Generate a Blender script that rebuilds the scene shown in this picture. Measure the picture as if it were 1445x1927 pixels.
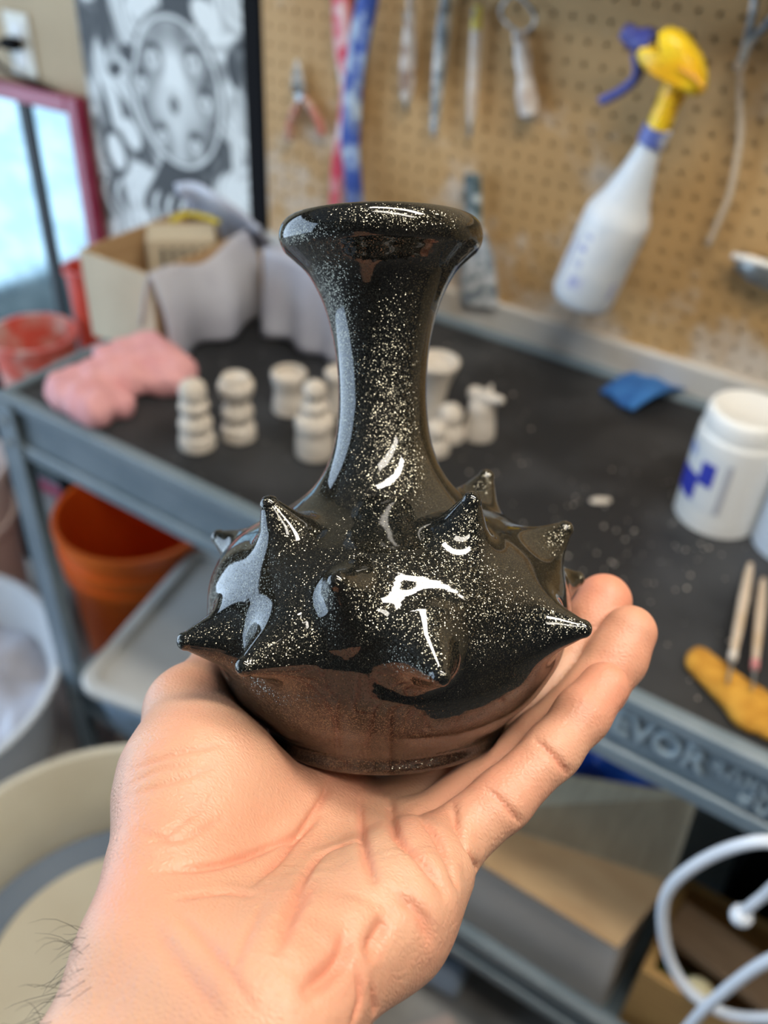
import bpy, bmesh, math, random
import numpy as np
from mathutils import Vector, Matrix, noise
from mathutils.bvhtree import BVHTree

for o in list(bpy.data.objects):
    bpy.data.objects.remove(o)
scene = bpy.context.scene
COL = scene.collection
random.seed(7)
PI = math.pi

# ------------------------------------------------------------------ camera
FPX = 1700.0                       # focal length in pixels of the 1445 x 1927 frame
CAM = np.array([0.0, 0.0, 1.48])
PITCH, ROLL, YAW = math.radians(38.2), math.radians(3.5), math.radians(31.3)
_fh = np.array([-math.sin(YAW), math.cos(YAW), 0.0]); _z = np.array([0, 0, 1.0])
_F = math.cos(PITCH)*_fh - math.sin(PITCH)*_z
_U = math.sin(PITCH)*_fh + math.cos(PITCH)*_z
_R = np.cross(_F, _U)
CR = math.cos(ROLL)*_R + math.sin(ROLL)*_U
CU = -math.sin(ROLL)*_R + math.cos(ROLL)*_U
CF = _F
cd = bpy.data.cameras.new('camera')
cam = bpy.data.objects.new('camera', cd); COL.objects.link(cam)
M = Matrix(((CR[0], CU[0], -CF[0], CAM[0]), (CR[1], CU[1], -CF[1], CAM[1]),
            (CR[2], CU[2], -CF[2], CAM[2]), (0, 0, 0, 1)))
cam.matrix_world = M
cd.sensor_fit = 'VERTICAL'; cd.sensor_height = 36.0; cd.sensor_width = 27.0
cd.lens = FPX/1927.0*36.0
cd.clip_start = 0.01
cd.dof.use_dof = True
cd.dof.focus_distance = 0.228
cd.dof.aperture_fstop = 9.5
scene.camera = cam

# ------------------------------------------------------------------ world, daylight, exposure
w = bpy.data.worlds.new('world'); scene.world = w
w.use_nodes = True
w.node_tree.nodes['Background'].inputs[0].default_value = (.62, .76, 1, 1)
w.node_tree.nodes['Background'].inputs[1].default_value = .9
def area(name, loc, target, sx, sy, power, color):
    l = bpy.data.lights.new(name, 'AREA'); l.shape = 'RECTANGLE'
    l.size, l.size_y, l.energy, l.color = sx, sy, power, color
    o = bpy.data.objects.new(name, l); COL.objects.link(o)
    o.location = loc
    o.rotation_euler = (Vector(target)-Vector(loc)).to_track_quat('-Z', 'Y').to_euler()
    return o
# daylight through the open garage door in the left wall
area('door_daylight', (-2.86, -1.25, 1.08), (0, -1.25, 1.08), 3.9, 2.1, 82, (.60, .79, 1.0))
vs = scene.view_settings
vs.view_transform = 'Standard'; vs.look = 'None'; vs.exposure = 0.22; vs.gamma = 1.0
vs.use_curve_mapping = False

# ------------------------------------------------------------------ helpers
def at_z(u, v, z):
    r = CF + (u-722.5)/FPX*CR - (v-963.5)/FPX*CU
    return CAM + r*((z-CAM[2])/r[2])
def at_y(u, v, y):
    r = CF + (u-722.5)/FPX*CR - (v-963.5)/FPX*CU
    return CAM + r*(y/r[1])
def P(u, v, d):
    "camera-frame millimetres of a point seen at (u, v) at depth d mm"
    return np.array([(u-722.5)/FPX*d, -(v-963.5)/FPX*d, d])
def cam2world(p):
    p = np.asarray(p, float)/1000.0
    return CAM + p[..., 0:1]*CR + p[..., 1:2]*CU + p[..., 2:3]*CF

def mat(name, col, rough=.5, metal=0.0, col2=None, nscale=8.0, lo=.4, hi=.6, bump=0.0, bscale=40.0,
        spec=.5, coat=0.0, trans=0.0, sss=0.0, emit=None, detail=4.0, stretch=None, alpha=1.0):
    m = bpy.data.materials.new(name); m.use_nodes = True
    nt = m.node_tree; b = nt.nodes['Principled BSDF']
    b.inputs['Base Color'].default_value = (*col, 1)
    b.inputs['Roughness'].default_value = rough
    b.inputs['Metallic'].default_value = metal
    b.inputs['Specular IOR Level'].default_value = spec
    b.inputs['Coat Weight'].default_value = coat
    b.inputs['Transmission Weight'].default_value = trans
    b.inputs['Alpha'].default_value = alpha
    if sss:
        b.inputs['Subsurface Weight'].default_value = sss
        b.inputs['Subsurface Radius'].default_value = (1, .35, .18)
        b.inputs['Subsurface Scale'].default_value = .004
    if emit:
        b.inputs['Emission Color'].default_value = (*emit[0], 1)
        b.inputs['Emission Strength'].default_value = emit[1]
    tc = nt.nodes.new('ShaderNodeTexCoord'); src = tc.outputs['Object']
    if stretch:
        mp = nt.nodes.new('ShaderNodeMapping'); mp.inputs['Scale'].default_value = stretch
        nt.links.new(src, mp.inputs[0]); src = mp.outputs[0]
    if col2 is not None:
        n = nt.nodes.new('ShaderNodeTexNoise'); n.inputs['Scale'].default_value = nscale
        n.inputs['Detail'].default_value = detail
        nt.links.new(src, n.inputs['Vector'])
        r = nt.nodes.new('ShaderNodeMapRange')
        r.inputs['From Min'].default_value = lo; r.inputs['From Max'].default_value = hi
        nt.links.new(n.outputs['Fac'], r.inputs['Value'])
        mx = nt.nodes.new('ShaderNodeMix'); mx.data_type = 'RGBA'
        mx.inputs[6].default_value = (*col, 1); mx.inputs[7].default_value = (*col2, 1)
        nt.links.new(r.outputs[0], mx.inputs[0])
        nt.links.new(mx.outputs[2], b.inputs['Base Color'])
    if bump:
        n2 = nt.nodes.new('ShaderNodeTexNoise'); n2.inputs['Scale'].default_value = bscale
        n2.inputs['Detail'].default_value = 5
        nt.links.new(src, n2.inputs['Vector'])
        bp = nt.nodes.new('ShaderNodeBump'); bp.inputs['Strength'].default_value = bump
        bp.inputs['Distance'].default_value = .004
        nt.links.new(n2.outputs['Fac'], bp.inputs['Height'])
        nt.links.new(bp.outputs[0], b.inputs['Normal'])
    return m

def tag(o, label=None, cat=None, group=None, kind=None):
    if label: o['label'] = label
    if cat: o['category'] = cat
    if group: o['group'] = group
    if kind: o['kind'] = kind
    return o
def link(name, me, m, parent=None, smooth=False):
    o = bpy.data.objects.new(name, me); COL.objects.link(o)
    if m is not None: me.materials.append(m)
    if smooth:
        me.polygons.foreach_set('use_smooth', [True]*len(me.polygons))
    if parent is not None: o.parent = parent
    return o
def obj(name, bm, m, parent=None, smooth=False, auto=None):
    bmesh.ops.recalc_face_normals(bm, faces=bm.faces[:])
    if auto is not None:
        for e in bm.edges:
            if len(e.link_faces) == 2 and e.calc_face_angle(0) > auto: e.smooth = False
        smooth = True
    me = bpy.data.meshes.new(name); bm.to_mesh(me); bm.free()
    return link(name, me, m, parent, smooth)
def recenter(o):
    "move a top-level mesh's origin to the middle of its base"
    co = np.array([v.co for v in o.data.vertices])
    c = (co.min(0)+co.max(0))/2; c[2] = co[:, 2].min()
    o.data.transform(Matrix.Translation(-Vector(c))); o.location = c
    return o
def empty(name, loc, label, cat, group=None, rz=0.0):
    o = bpy.data.objects.new(name, None); COL.objects.link(o)
    o.location = loc; o.rotation_euler = (0, 0, rz); o.empty_display_size = .02
    return tag(o, label, cat, group)
def BM(): return bmesh.new()
def box(bm, x0, x1, y0, y1, z0, z1, bevel=0.0, rot=None):
    r = bmesh.ops.create_cube(bm, size=1.0)
    vsx = r['verts']
    bmesh.ops.scale(bm, vec=(x1-x0, y1-y0, z1-z0), verts=vsx)
    if bevel:
        g = bmesh.ops.bevel(bm, geom=list({e for v in vsx for e in v.link_edges}), offset=bevel, segments=2, affect='EDGES', profile=.5)
        vsx = list({v for f in g['faces'] for v in f.verts} | {v for v in vsx if v.is_valid})
    mt = Matrix.Translation(((x0+x1)/2, (y0+y1)/2, (z0+z1)/2))
    if rot is not None: mt = rot @ mt
    bmesh.ops.transform(bm, matrix=mt, verts=vsx)
    return vsx
def lathe(bm, prof, seg=32, c=(0, 0, 0), mtx=None, close=False):
    rings = []
    for r, z in prof:
        if r < 1e-6:
            rings.append([bm.verts.new((0, 0, z))])
        else:
            rings.append([bm.verts.new((r*math.cos(2*PI*i/seg), r*math.sin(2*PI*i/seg), z)) for i in range(seg)])
    pairs = list(zip(rings[:-1], rings[1:]))
    if close: pairs.append((rings[-1], rings[0]))
    for a, b in pairs:
        for i in range(seg):
            j = (i+1) % seg
            if len(a) == 1 and len(b) == 1: continue
            if len(a) == 1: bm.faces.new((a[0], b[i], b[j]))
            elif len(b) == 1: bm.faces.new((a[i], a[j], b[0]))
            else: bm.faces.new((a[i], a[j], b[j], b[i]))
    vv = [v for r in rings for v in r]
    if mtx is not None: bmesh.ops.transform(bm, matrix=mtx, verts=vv)
    bmesh.ops.translate(bm, vec=c, verts=vv)
    return vv
def catmull(pts, n=8):
    pts = [np.array(p, float) for p in pts]
    q = [2*pts[0]-pts[1]]+pts+[2*pts[-1]-pts[-2]]
    out = []
    for i in range(1, len(q)-2):
        for k in range(n):
            t = k/n
            out.append(.5*((2*q[i])+(-q[i-1]+q[i+1])*t+(2*q[i-1]-5*q[i]+4*q[i+1]-q[i+2])*t*t+(-q[i-1]+3*q[i]-3*q[i+1]+q[i+2])*t**3))
    out.append(pts[-1])
    return out
def tube(bm, path, rad, seg=10, cap=True, flat=1.0, up=None):
    path = [Vector(p) for p in path]; n = len(path)
    rads = rad if hasattr(rad, '__len__') else [rad]*n
    rings = []; prev = None
    for i, p in enumerate(path):
        t = (path[min(i+1, n-1)]-path[max(i-1, 0)]).normalized()
        if up is not None: a = Vector(up).cross(t)
        elif prev is None:
            a = t.cross(Vector((0, 0, 1)))
            if a.length < .1: a = t.cross(Vector((1, 0, 0)))
        else: a = prev - t*prev.dot(t)
        a.normalize(); b = t.cross(a); prev = a
        rings.append([bm.verts.new(p+rads[i]*(math.cos(2*PI*k/seg)*a+flat*math.sin(2*PI*k/seg)*b)) for k in range(seg)])
    for a, b in zip(rings[:-1], rings[1:]):
        for k in range(seg):
            bm.faces.new((a[k], a[(k+1) % seg], b[(k+1) % seg], b[k]))
    if cap:
        bm.faces.new(rings[0][::-1]); bm.faces.new(rings[-1])
def cyl(bm, a, b, r0, r1=None, seg=16):
    tube(bm, [a, b], [r0, r0 if r1 is None else r1], seg)
def ball(bm, c, r, sub=2, sc=(1, 1, 1)):
    g = bmesh.ops.create_icosphere(bm, subdivisions=sub, radius=r)
    bmesh.ops.scale(bm, vec=sc, verts=g['verts']); bmesh.ops.translate(bm, vec=c, verts=g['verts'])
    return g['verts']
def text_mesh(name, s, size, mtx, m, parent, extrude=.0015, bevel=.0006):
    cu = bpy.data.curves.new(name, 'FONT'); cu.body = s; cu.size = size; cu.extrude = extrude; cu.bevel_depth = bevel
    cu.resolution_u = 3
    t = bpy.data.objects.new(name, cu); COL.objects.link(t)
    dg = bpy.context.evaluated_depsgraph_get()
    me = bpy.data.meshes.new_from_object(t.evaluated_get(dg))
    bpy.data.objects.remove(t)
    me.transform(mtx)
    return link(name, me, m, parent)

# ------------------------------------------------------------------ signed-distance meshing
def surface_nets(F, org, h):
    ins = F < 0
    nx, ny, nz = F.shape
    c = [(i, j, k) for i in (0, 1) for j in (0, 1) for k in (0, 1)]
    sl = lambda a, i, j, k: a[i:nx-1+i, j:ny-1+j, k:nz-1+k]
    s = sum(sl(ins, *q).astype(np.int8) for q in c)
    cells = np.argwhere((s > 0) & (s < 8))
    idx = -np.ones((nx-1, ny-1, nz-1), np.int64)
    idx[tuple(cells.T)] = np.arange(len(cells))
    acc = np.zeros((len(cells), 3)); cnt = np.zeros(len(cells))
    for a in c:
        for ax in range(3):
            if a[ax]: continue
            b = list(a); b[ax] = 1
            fa = F[tuple((cells+a).T)]; fb = F[tuple((cells+b).T)]
            m = (fa < 0) != (fb < 0)
            t = fa[m]/(fa[m]-fb[m])
            p = np.tile(np.array(a, float), (m.sum(), 1)); p[:, ax] += t
            acc[m] += p; cnt[m] += 1
    V = (cells+acc/cnt[:, None])*h+org
    quads = []
    for ax in range(3):
        o1, o2 = [q for q in range(3) if q != ax]
        A = np.take(ins, range(F.shape[ax]-1), ax); B = np.take(ins, range(1, F.shape[ax]), ax)
        e = np.argwhere(A != B)
        e = e[(e[:, o1] > 0) & (e[:, o2] > 0) & (e[:, o1] < F.shape[o1]-1) & (e[:, o2] < F.shape[o2]-1)]
        q = []
        for d1, d2 in ((-1, -1), (0, -1), (0, 0), (-1, 0)):
            g = e.copy(); g[:, o1] += d1; g[:, o2] += d2
            q.append(idx[tuple(g.T)])
        q = np.stack(q, 1)
        sgn = A[tuple(e.T)]
        if ax == 1: sgn = ~sgn
        q[~sgn] = q[~sgn][:, ::-1]
        quads.append(q)
    return V, np.concatenate(quads)
def eval_chunks(f, p, n=200000):
    return np.concatenate([f(p[i:i+n]) for i in range(0, len(p), n)]) if len(p) else np.zeros(0)
def sdf_grid(f, lo, hi, h, B=4, slack=1.0):
    lo = np.array(lo, float); n = (np.ceil((np.array(hi)-lo)/(h*B))).astype(int)
    bi = np.stack(np.meshgrid(*[np.arange(k) for k in n], indexing='ij'), -1).reshape(-1, 3)
    cen = lo+(bi*B+(B-1)/2)*h
    fc = eval_chunks(f, cen)
    near = np.abs(fc) < slack*(B*h*.9+2*h)
    F = np.repeat(np.repeat(np.repeat(fc.reshape(n), B, 0), B, 1), B, 2)
    off = np.stack(np.meshgrid(*[np.arange(B)]*3, indexing='ij'), -1).reshape(-1, 3)
    fi = (bi[near][:, None, :]*B+off[None]).reshape(-1, 3)
    F[tuple(fi.T)] = eval_chunks(f, lo+fi*h)
    V, Q = surface_nets(F, lo, h)
    a, b, c, d = (V[Q[:, k]] for k in range(4))
    if np.einsum('ij,ij->', (a+c)/2, np.cross(c-a, d-b)) < 0: Q = Q[:, ::-1]
    return V, Q
def grad(f, p, e=.05):
    g = np.zeros_like(p)
    for a in range(3):
        d = np.zeros(3); d[a] = e
        g[:, a] = (eval_chunks(f, p+d)-eval_chunks(f, p-d))/(2*e)
    return g
def smin(a, b, k):
    h = np.clip(.5+.5*(b-a)/k, 0, 1)
    return b*(1-h)+a*h-k*h*(1-h)
def rcone(p, a, b, ra, rb):
    a = np.asarray(a, float); ab = np.asarray(b, float)-a
    t = np.clip(((p-a)@ab)/(ab@ab), 0, 1)
    return np.linalg.norm(p-a-t[:, None]*ab, axis=1)-(ra+(rb-ra)*t)
def mesh_np(name, V, Q):
    me = bpy.data.meshes.new(name)
    me.vertices.add(len(V)); me.vertices.foreach_set('co', np.ascontiguousarray(V, np.float32).ravel())
    k = Q.shape[1]
    me.loops.add(Q.size); me.loops.foreach_set('vertex_index', Q.astype(np.int32).ravel())
    me.polygons.add(len(Q)); me.polygons.foreach_set('loop_start', np.arange(0, Q.size, k, dtype=np.int32))
    me.polygons.foreach_set('use_smooth', np.ones(len(Q), bool))
    me.update(calc_edges=True); me.validate()
    return me
def smooth_mesh(V, Q, it=2, lam=.5):
    e = np.concatenate([Q[:, [0, 1]], Q[:, [1, 2]], Q[:, [2, 3]], Q[:, [3, 0]]])
    e = np.concatenate([e, e[:, ::-1]])
    deg = np.bincount(e[:, 0], minlength=len(V)).astype(float)
    for _ in range(it):
        s = np.stack([np.bincount(e[:, 0], weights=V[e[:, 1], a], minlength=len(V)) for a in range(3)], 1)/deg[:, None]
        V = V+lam*(s-V)
    return V

# ------------------------------------------------------------------ materials
m_wall = mat('painted_drywall', (.53, .42, .27), .85, col2=(.48, .375, .24), nscale=6, bump=.15, bscale=120)
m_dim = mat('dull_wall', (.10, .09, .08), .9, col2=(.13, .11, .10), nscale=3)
m_floor = mat('concrete', (.33, .32, .30), .8, col2=(.22, .21, .20), nscale=9, bump=.3, bscale=60)
m_ceil = mat('ceiling_paint', (.20, .19, .18), .9)
m_peg = mat('hardboard', (.44, .285, .125), .62, col2=(.37, .23, .095), nscale=7, bump=.08, bscale=200)
m_steel = mat('slate_enamel', (.15, .20, .235), .38, col2=(.19, .24, .275), nscale=14, bump=.05, bscale=300)
m_letter = mat('letter_enamel', (.30, .38, .43), .5)
m_white = mat('white_plastic', (.80, .80, .77), .4)
m_cream = mat('cream_plastic', (.66, .62, .50), .45, col2=(.60, .55, .43), nscale=6)
m_clay = mat('bisque_clay', (.66, .60, .52), .85, col2=(.58, .52, .44), nscale=60, bump=.2, bscale=200)
m_kraft = mat('kraft_cardboard', (.50, .33, .17), .8, col2=(.44, .28, .14), nscale=12, stretch=(1, 1, 12))
m_board = mat('pale_cardboard', (.60, .51, .36), .75, col2=(.54, .45, .31), nscale=10)
m_red = mat('red_plastic', (.72, .10, .06), .35, col2=(.60, .07, .05), nscale=10)
m_orange = mat('orange_plastic', (.90, .17, .02), .32, col2=(.82, .13, .015), nscale=5)
m_black = mat('black_plastic', (.005, .005, .006), .75, spec=.1)
m_grey = mat('galvanised_metal', (.42, .45, .46), .38, .8, col2=(.30, .33, .34), nscale=60)
m_wood = mat('pale_wood', (.55, .40, .25), .6, col2=(.62, .50, .38), nscale=40)
m_smear = mat('clay_smeared_wood', (.30, .20, .15), .7, col2=(.66, .62, .58), nscale=45, lo=.42, hi=.55)
m_smear2 = mat('clay_smeared_metal', (.20, .24, .27), .6, col2=(.66, .68, .68), nscale=70, lo=.45, hi=.62)

# ------------------------------------------------------------------ the room
def struct(o): o['kind'] = 'structure'; return o
WY = 1.19                         # inner face of the back wall
b = BM(); box(b, -3.0, 2.4, -3.4, 1.34, -.12, 0); struct(obj('floor', b, m_floor))
b = BM(); box(b, -3.0, 2.4, WY, 1.34, 0, 2.6); struct(obj('wall_back', b, m_wall))
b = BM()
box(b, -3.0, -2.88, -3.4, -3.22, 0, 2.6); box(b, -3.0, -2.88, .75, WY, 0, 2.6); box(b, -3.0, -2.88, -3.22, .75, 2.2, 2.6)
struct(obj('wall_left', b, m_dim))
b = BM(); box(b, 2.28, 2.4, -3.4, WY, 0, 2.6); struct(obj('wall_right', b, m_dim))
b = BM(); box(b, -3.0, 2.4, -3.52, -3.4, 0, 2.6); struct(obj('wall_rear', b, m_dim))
b = BM(); box(b, -3.0, 2.4, -3.4, WY, 2.6, 2.72); struct(obj('ceiling', b, m_ceil))
m_trim = mat('dusty_white_paint', (.56, .55, .52), .7, col2=(.42, .36, .28), nscale=9, lo=.45, hi=.7)
b = BM(); box(b, -.985, .62, WY-.022, WY, .74, .888, .003); struct(obj('trim_1', b, m_trim))

# pegboard with punched holes, one inch apart
def pegboard():
    x0, z0, nx, nz, p, r, th = -.985, .888, 63, 24, .0254, .0034, .005
    k = 8; V = []; Fc = []
    sq = []
    for i in range(k):
        a = 2*PI*(i+.5)/k; cx, cz = math.cos(a), math.sin(a); s = max(abs(cx), abs(cz))
        sq.append((cx/s, cz/s))
    yf = WY-.009
    for i in range(nx):
        for j in range(nz):
            cx, cz = x0+(i+.5)*p, z0+(j+.5)*p
            o = len(V)
            for q in range(k): V.append((cx+sq[q][0]*p/2, yf, cz+sq[q][1]*p/2))
            for q in range(k):
                a = 2*PI*(q+.5)/k; V.append((cx+r*math.cos(a), yf, cz+r*math.sin(a)))
            for q in range(k):
                a = 2*PI*(q+.5)/k; V.append((cx+r*math.cos(a), yf+th, cz+r*math.sin(a)))
            for q in range(k):
                n = (q+1) % k
                Fc.append((o+q, o+n, o+k+n, o+k+q)); Fc.append((o+k+q, o+k+n, o+2*k+n, o+2*k+q))
            for a, bq, c1 in ((0, 7, (1, 0)),):
                pass
    # square corners outside the octagon of each cell
    for i in range(nx):
        for j in range(nz):
            cx, cz = x0+(i+.5)*p, z0+(j+.5)*p
            t = math.tan(PI/8)
            for sx in (-1, 1):
                for sz in (-1, 1):
                    o = len(V)
                    V += [(cx+sx*p/2, yf, cz+sz*p/2), (cx+sx*p/2*t, yf, cz+sz*p/2), (cx+sx*p/2, yf, cz+sz*p/2*t)]
                    Fc.append((o, o+1, o+2))
    me = bpy.data.meshes.new('pegboard'); me.from_pydata(V, [], Fc); me.update()
    m = mat('dusty_hardboard', (.52, .325, .135), .65, col2=(.43, .255, .095), nscale=5, bump=.06, bscale=250)
    nt = m.node_tree; bs = nt.nodes['Principled BSDF']
    src = bs.inputs['Base Color'].links[0].from_socket
    tc = nt.nodes.new('ShaderNodeTexCoord')
    n1 = nt.nodes.new('ShaderNodeTexNoise'); n1.inputs['Scale'].default_value = 6.5; n1.inputs['Detail'].default_value = 7
    n1.inputs['Roughness'].default_value = .68
    nt.links.new(tc.outputs['Object'], n1.inputs['Vector'])
    # splashed clay gathers low on the board
    sp = nt.nodes.new('ShaderNodeSeparateXYZ'); nt.links.new(tc.outputs['Object'], sp.inputs[0])
    low = nt.nodes.new('ShaderNodeMapRange')
    low.inputs['From Min'].default_value = .30; low.inputs['From Max'].default_value = 0.0
    low.inputs['To Min'].default_value = 0; low.inputs['To Max'].default_value = .17
    nt.links.new(sp.outputs['Z'], low.inputs['Value'])
    ad = nt.nodes.new('ShaderNodeMath'); ad.operation = 'ADD'
    nt.links.new(n1.outputs['Fac'], ad.inputs[0]); nt.links.new(low.outputs[0], ad.inputs[1])
    mr = nt.nodes.new('ShaderNodeMapRange'); mr.inputs['From Min'].default_value = .60; mr.inputs['From Max'].default_value = .74
    mr.inputs['To Max'].default_value = .75
    nt.links.new(ad.outputs[0], mr.inputs['Value'])
    mx = nt.nodes.new('ShaderNodeMix'); mx.data_type = 'RGBA'; mx.inputs[7].default_value = (.66, .60, .52, 1)
    nt.links.new(mr.outputs[0], mx.inputs[0]); nt.links.new(src, mx.inputs[6]); nt.links.new(mx.outputs[2], bs.inputs['Base Color'])
    o = link('pegboard', me, m)
    o.data.transform(Matrix.Translation((.2, 0, -.888))); o.location = (-.2, 0, .888)
    tag(o, 'brown perforated pegboard splashed with dried clay on the wall', 'pegboard')
pegboard()
# shelf above the pegboard that shades its top rows
b = BM(); box(b, -.62, .7, WY-.15, WY, 1.40, 1.425, .002)
s = empty('wall_shelf', (.05, WY-.11, 1.40), 'narrow wooden wall shelf above the pegboard', 'shelf')
o = obj('board', b, m_wood, s); o.matrix_parent_inverse = Matrix.Translation((-.05, -(WY-.11), -1.40))
for bx in (-.5, .55):
    b = BM(); box(b, bx-.01, bx+.01, WY-.12, WY-.01, 1.39, 1.40); box(b, bx-.01, bx+.01, WY-.012, WY, 1.425, 1.50)
    o = obj('bracket', b, m_grey, s); o.matrix_parent_inverse = Matrix.Translation((-.05, -(WY-.11), -1.40))

# LED shop lights on the ceiling behind the photographer
def shop_light(loc, rz, label, glow):
    m_led = mat('led_diffuser', (.9, .9, .88), .5, emit=((1, .93, .82), glow))
    t = empty('shop_light', loc, label, 'ceiling light', rz=rz)
    b = BM(); box(b, -.62, .62, -.10, .10, .03, .07, .008); obj('housing', b, m_white, t)
    b = BM(); box(b, -.60, .60, -.085, .085, .0, .029, .006); obj('diffuser', b, m_led, t)
    for x in (-.5, .5):
        b = BM(); cyl(b, (x, 0, .07), (x, 0, 2.6-loc[2]), .004, seg=8); obj('hanger', b, m_grey, t)
shop_light((.52, -.08, 2.48), math.radians(8), 'long white ceiling shop light above the photographer', 14)
shop_light((.20, .36, 2.48), math.radians(8), 'long white ceiling shop light above the cart', 32)

# ------------------------------------------------------------------ utility cart
TZ = .84
FY = .60                          # front plane of the cart
X0, X1 = -.972, .46
def cart():
    t = empty('utility_cart', ((X0+X1)/2, (FY+1.165)/2, 0), 'slate grey steel utility cart with black mat on its top shelf', 'cart')
    inv = Matrix.Translation((-(X0+X1)/2, -(FY+1.165)/2, 0))
    def part(n, b, m, **k):
        o = obj(n, b, m, t, **k); o.matrix_parent_inverse = inv; return o
    def rail(n, z0, z1, y0, y1, x0, x1, axis):
        # C-section rail: face, top lip and lower lip
        b = BM()
        if axis == 'x':
            box(b, x0, x1, y0, y1, z0, z1, .002)
            f = -1 if y0 < .8 else 1
            yo = y0-.007 if f < 0 else y1
            box(b, x0, x1, min(yo, yo+.007), max(yo, yo+.007), z1-.016, z1+.002, .003)
            box(b, x0, x1, min(yo, yo+.007), max(yo, yo+.007), z0, z0+.022, .004)
        else:
            box(b, x0, x1, y0, y1, z0, z1, .002)
        return part(n, b, m_steel)
    for nm, zt, hh in (('top', TZ+.004, .092), ('low', .285, .07)):
        rail('front_rail', zt-hh, zt, FY, FY+.012, X0, X1, 'x')
        rail('rear_rail', zt-hh, zt, 1.153, 1.165, X0, X1, 'x')
        rail('side_rail', zt-hh, zt, FY+.012, 1.153, X0, X0+.012, 'y')
        rail('side_rail', zt-hh, zt, FY+.012, 1.153, X1-.012, X1, 'y')
        b = BM(); zz = (TZ-.022) if nm == 'top' else .235
        box(b, X0+.012, X1-.012, FY+.012, 1.153, zz-.014, zz); part('shelf_pan', b, m_steel)
    # black rubber mat, clay dust ground into it
    mm = mat('dusty_black_mat', (.012, .013, .015), .55, col2=(.05, .052, .056), nscale=7, lo=.45, hi=.75, bump=.1, bscale=300)
    nt = mm.node_tree; bs = nt.nodes['Principled BSDF']; src = bs.inputs['Base Color'].links[0].from_socket
    tc = nt.nodes.new('ShaderNodeTexCoord')
    vo = nt.nodes.new('ShaderNodeTexVoronoi'); vo.inputs['Scale'].default_value = 48
    nt.links.new(tc.outputs['Object'], vo.inputs['Vector'])
    mr = nt.nodes.new('ShaderNodeMapRange'); mr.inputs['From Min'].default_value = .13; mr.inputs['From Max'].default_value = .08
    nt.links.new(vo.outputs['Distance'], mr.inputs['Value'])
    n1 = nt.nodes.new('ShaderNodeTexNoise'); n1.inputs['Scale'].default_value = 5; n1.inputs['Detail'].default_value = 3
    nt.links.new(tc.outputs['Object'], n1.inputs['Vector'])
    m2 = nt.nodes.new('ShaderNodeMapRange'); m2.inputs['From Min'].default_value = .5; m2.inputs['From Max'].default_value = .62
    m2.inputs['To Max'].default_value = .5
    nt.links.new(n1.outputs['Fac'], m2.inputs['Value'])
    mu = nt.nodes.new('ShaderNodeMath'); mu.operation = 'MULTIPLY'
    nt.links.new(mr.outputs[0], mu.inputs[0]); nt.links.new(m2.outputs[0], mu.inputs[1])
    mx = nt.nodes.new('ShaderNodeMix'); mx.data_type = 'RGBA'; mx.inputs[7].default_value = (.34, .34, .33, 1)
    nt.links.new(mu.outputs[0], mx.inputs[0]); nt.links.new(src, mx.inputs[6]); nt.links.new(mx.outputs[2], bs.inputs['Base Color'])
    b = BM(); box(b, X0+.014, X1-.014, FY+.014, 1.151, TZ-.022, TZ, .002); part('rubber_mat', b, mm)['label'] = 'black rubber mat specked with clay'
    # angle-iron posts with bolts
    for sx, x in ((1, X0), (-1, X1)):
        for sy, y in ((1, FY), (-1, 1.165)):
            b = BM()
            xa, xb = (x-.004, x) if sx > 0 else (x, x+.004)
            ya, yb = (y-.012, y-.008) if sy > 0 else (y+.008, y+.012)
            box(b, min(xa, x+sx*.036), max(xb, x+sx*.036), ya, yb, .02, TZ-.002, .001)
            box(b, xa, xb, min(y-sy*.012, y+sy*.03), max(y-sy*.012, y+sy*.03), .02, TZ-.002, .001)
            p = part('post', b, m_steel)
            for z in (TZ-.03, TZ-.065, .265, .235):
                b = BM(); yo = ya if sy > 0 else yb
                cyl(b, (x+sx*.016, yo, z), (x+sx*.016, yo-sy*.004, z), .006, seg=6)
                o = obj('bolt', b, m_grey, p)
    # raised lettering on the front rail
    rot = Matrix.Rotation(PI/2, 4, 'X')
    def letters(s, x, z, size, nm='lettering'):
        o = text_mesh(nm, s, size, Matrix.Translation((x, FY-.0015, z)) @ rot @ Matrix.Diagonal((.82, 1, 1, 1)), m_letter, t, .002, .0008)
        o.matrix_parent_inverse = inv
        return o
    letters('VEVOR', -.118, .793, .0435)
    # smaller raised lettering, too worn to read: strokes in two rows
    rs = random.Random(11)
    for x0_, x1_, z_ in ((.0, .128, .803), (.030, .128, .781)):
        b = BM(); x = x0_
        while x < x1_:
            wd_ = rs.uniform(.009, .0125)
            for q in rs.sample(range(5), 3):
                if q < 2: box(b, x+q*(wd_-.003), x+q*(wd_-.003)+.003, FY-.0045, FY+.001, z_, z_+.0165)
                else: box(b, x, x+wd_, FY-.0045, FY+.001, z_+(q-2)*.0068, z_+(q-2)*.0068+.003)
            x += wd_+.0035
        part('worn_lettering', b, m_letter)
    # caster wheels
    for x in (X0+.06, X1-.06):
        for y in (FY+.06, 1.1):
            b = BM(); lathe(b, [(0, -.014), (.036, -.014), (.04, -.008), (.04, .008), (.036, .014), (0, .014)], 20,
                            (x, y, .04), Matrix.Rotation(PI/2, 4, 'Y'))
            w_ = part('caster_wheel', b, m_black, auto=.6)
            b = BM(); box(b, x-.022, x-.016, y-.02, y+.02, .035, .1); box(b, x+.016, x+.022, y-.02, y+.02, .035, .1); box(b, x-.022, x+.022, y-.025, y+.025, .1, .108)
            part('caster_fork', b, m_grey)
            b = BM(); cyl(b, (x, y, .108), (x, y, .222), .012, seg=12)
            part('caster_stem', b, m_grey)
cart()

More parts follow.
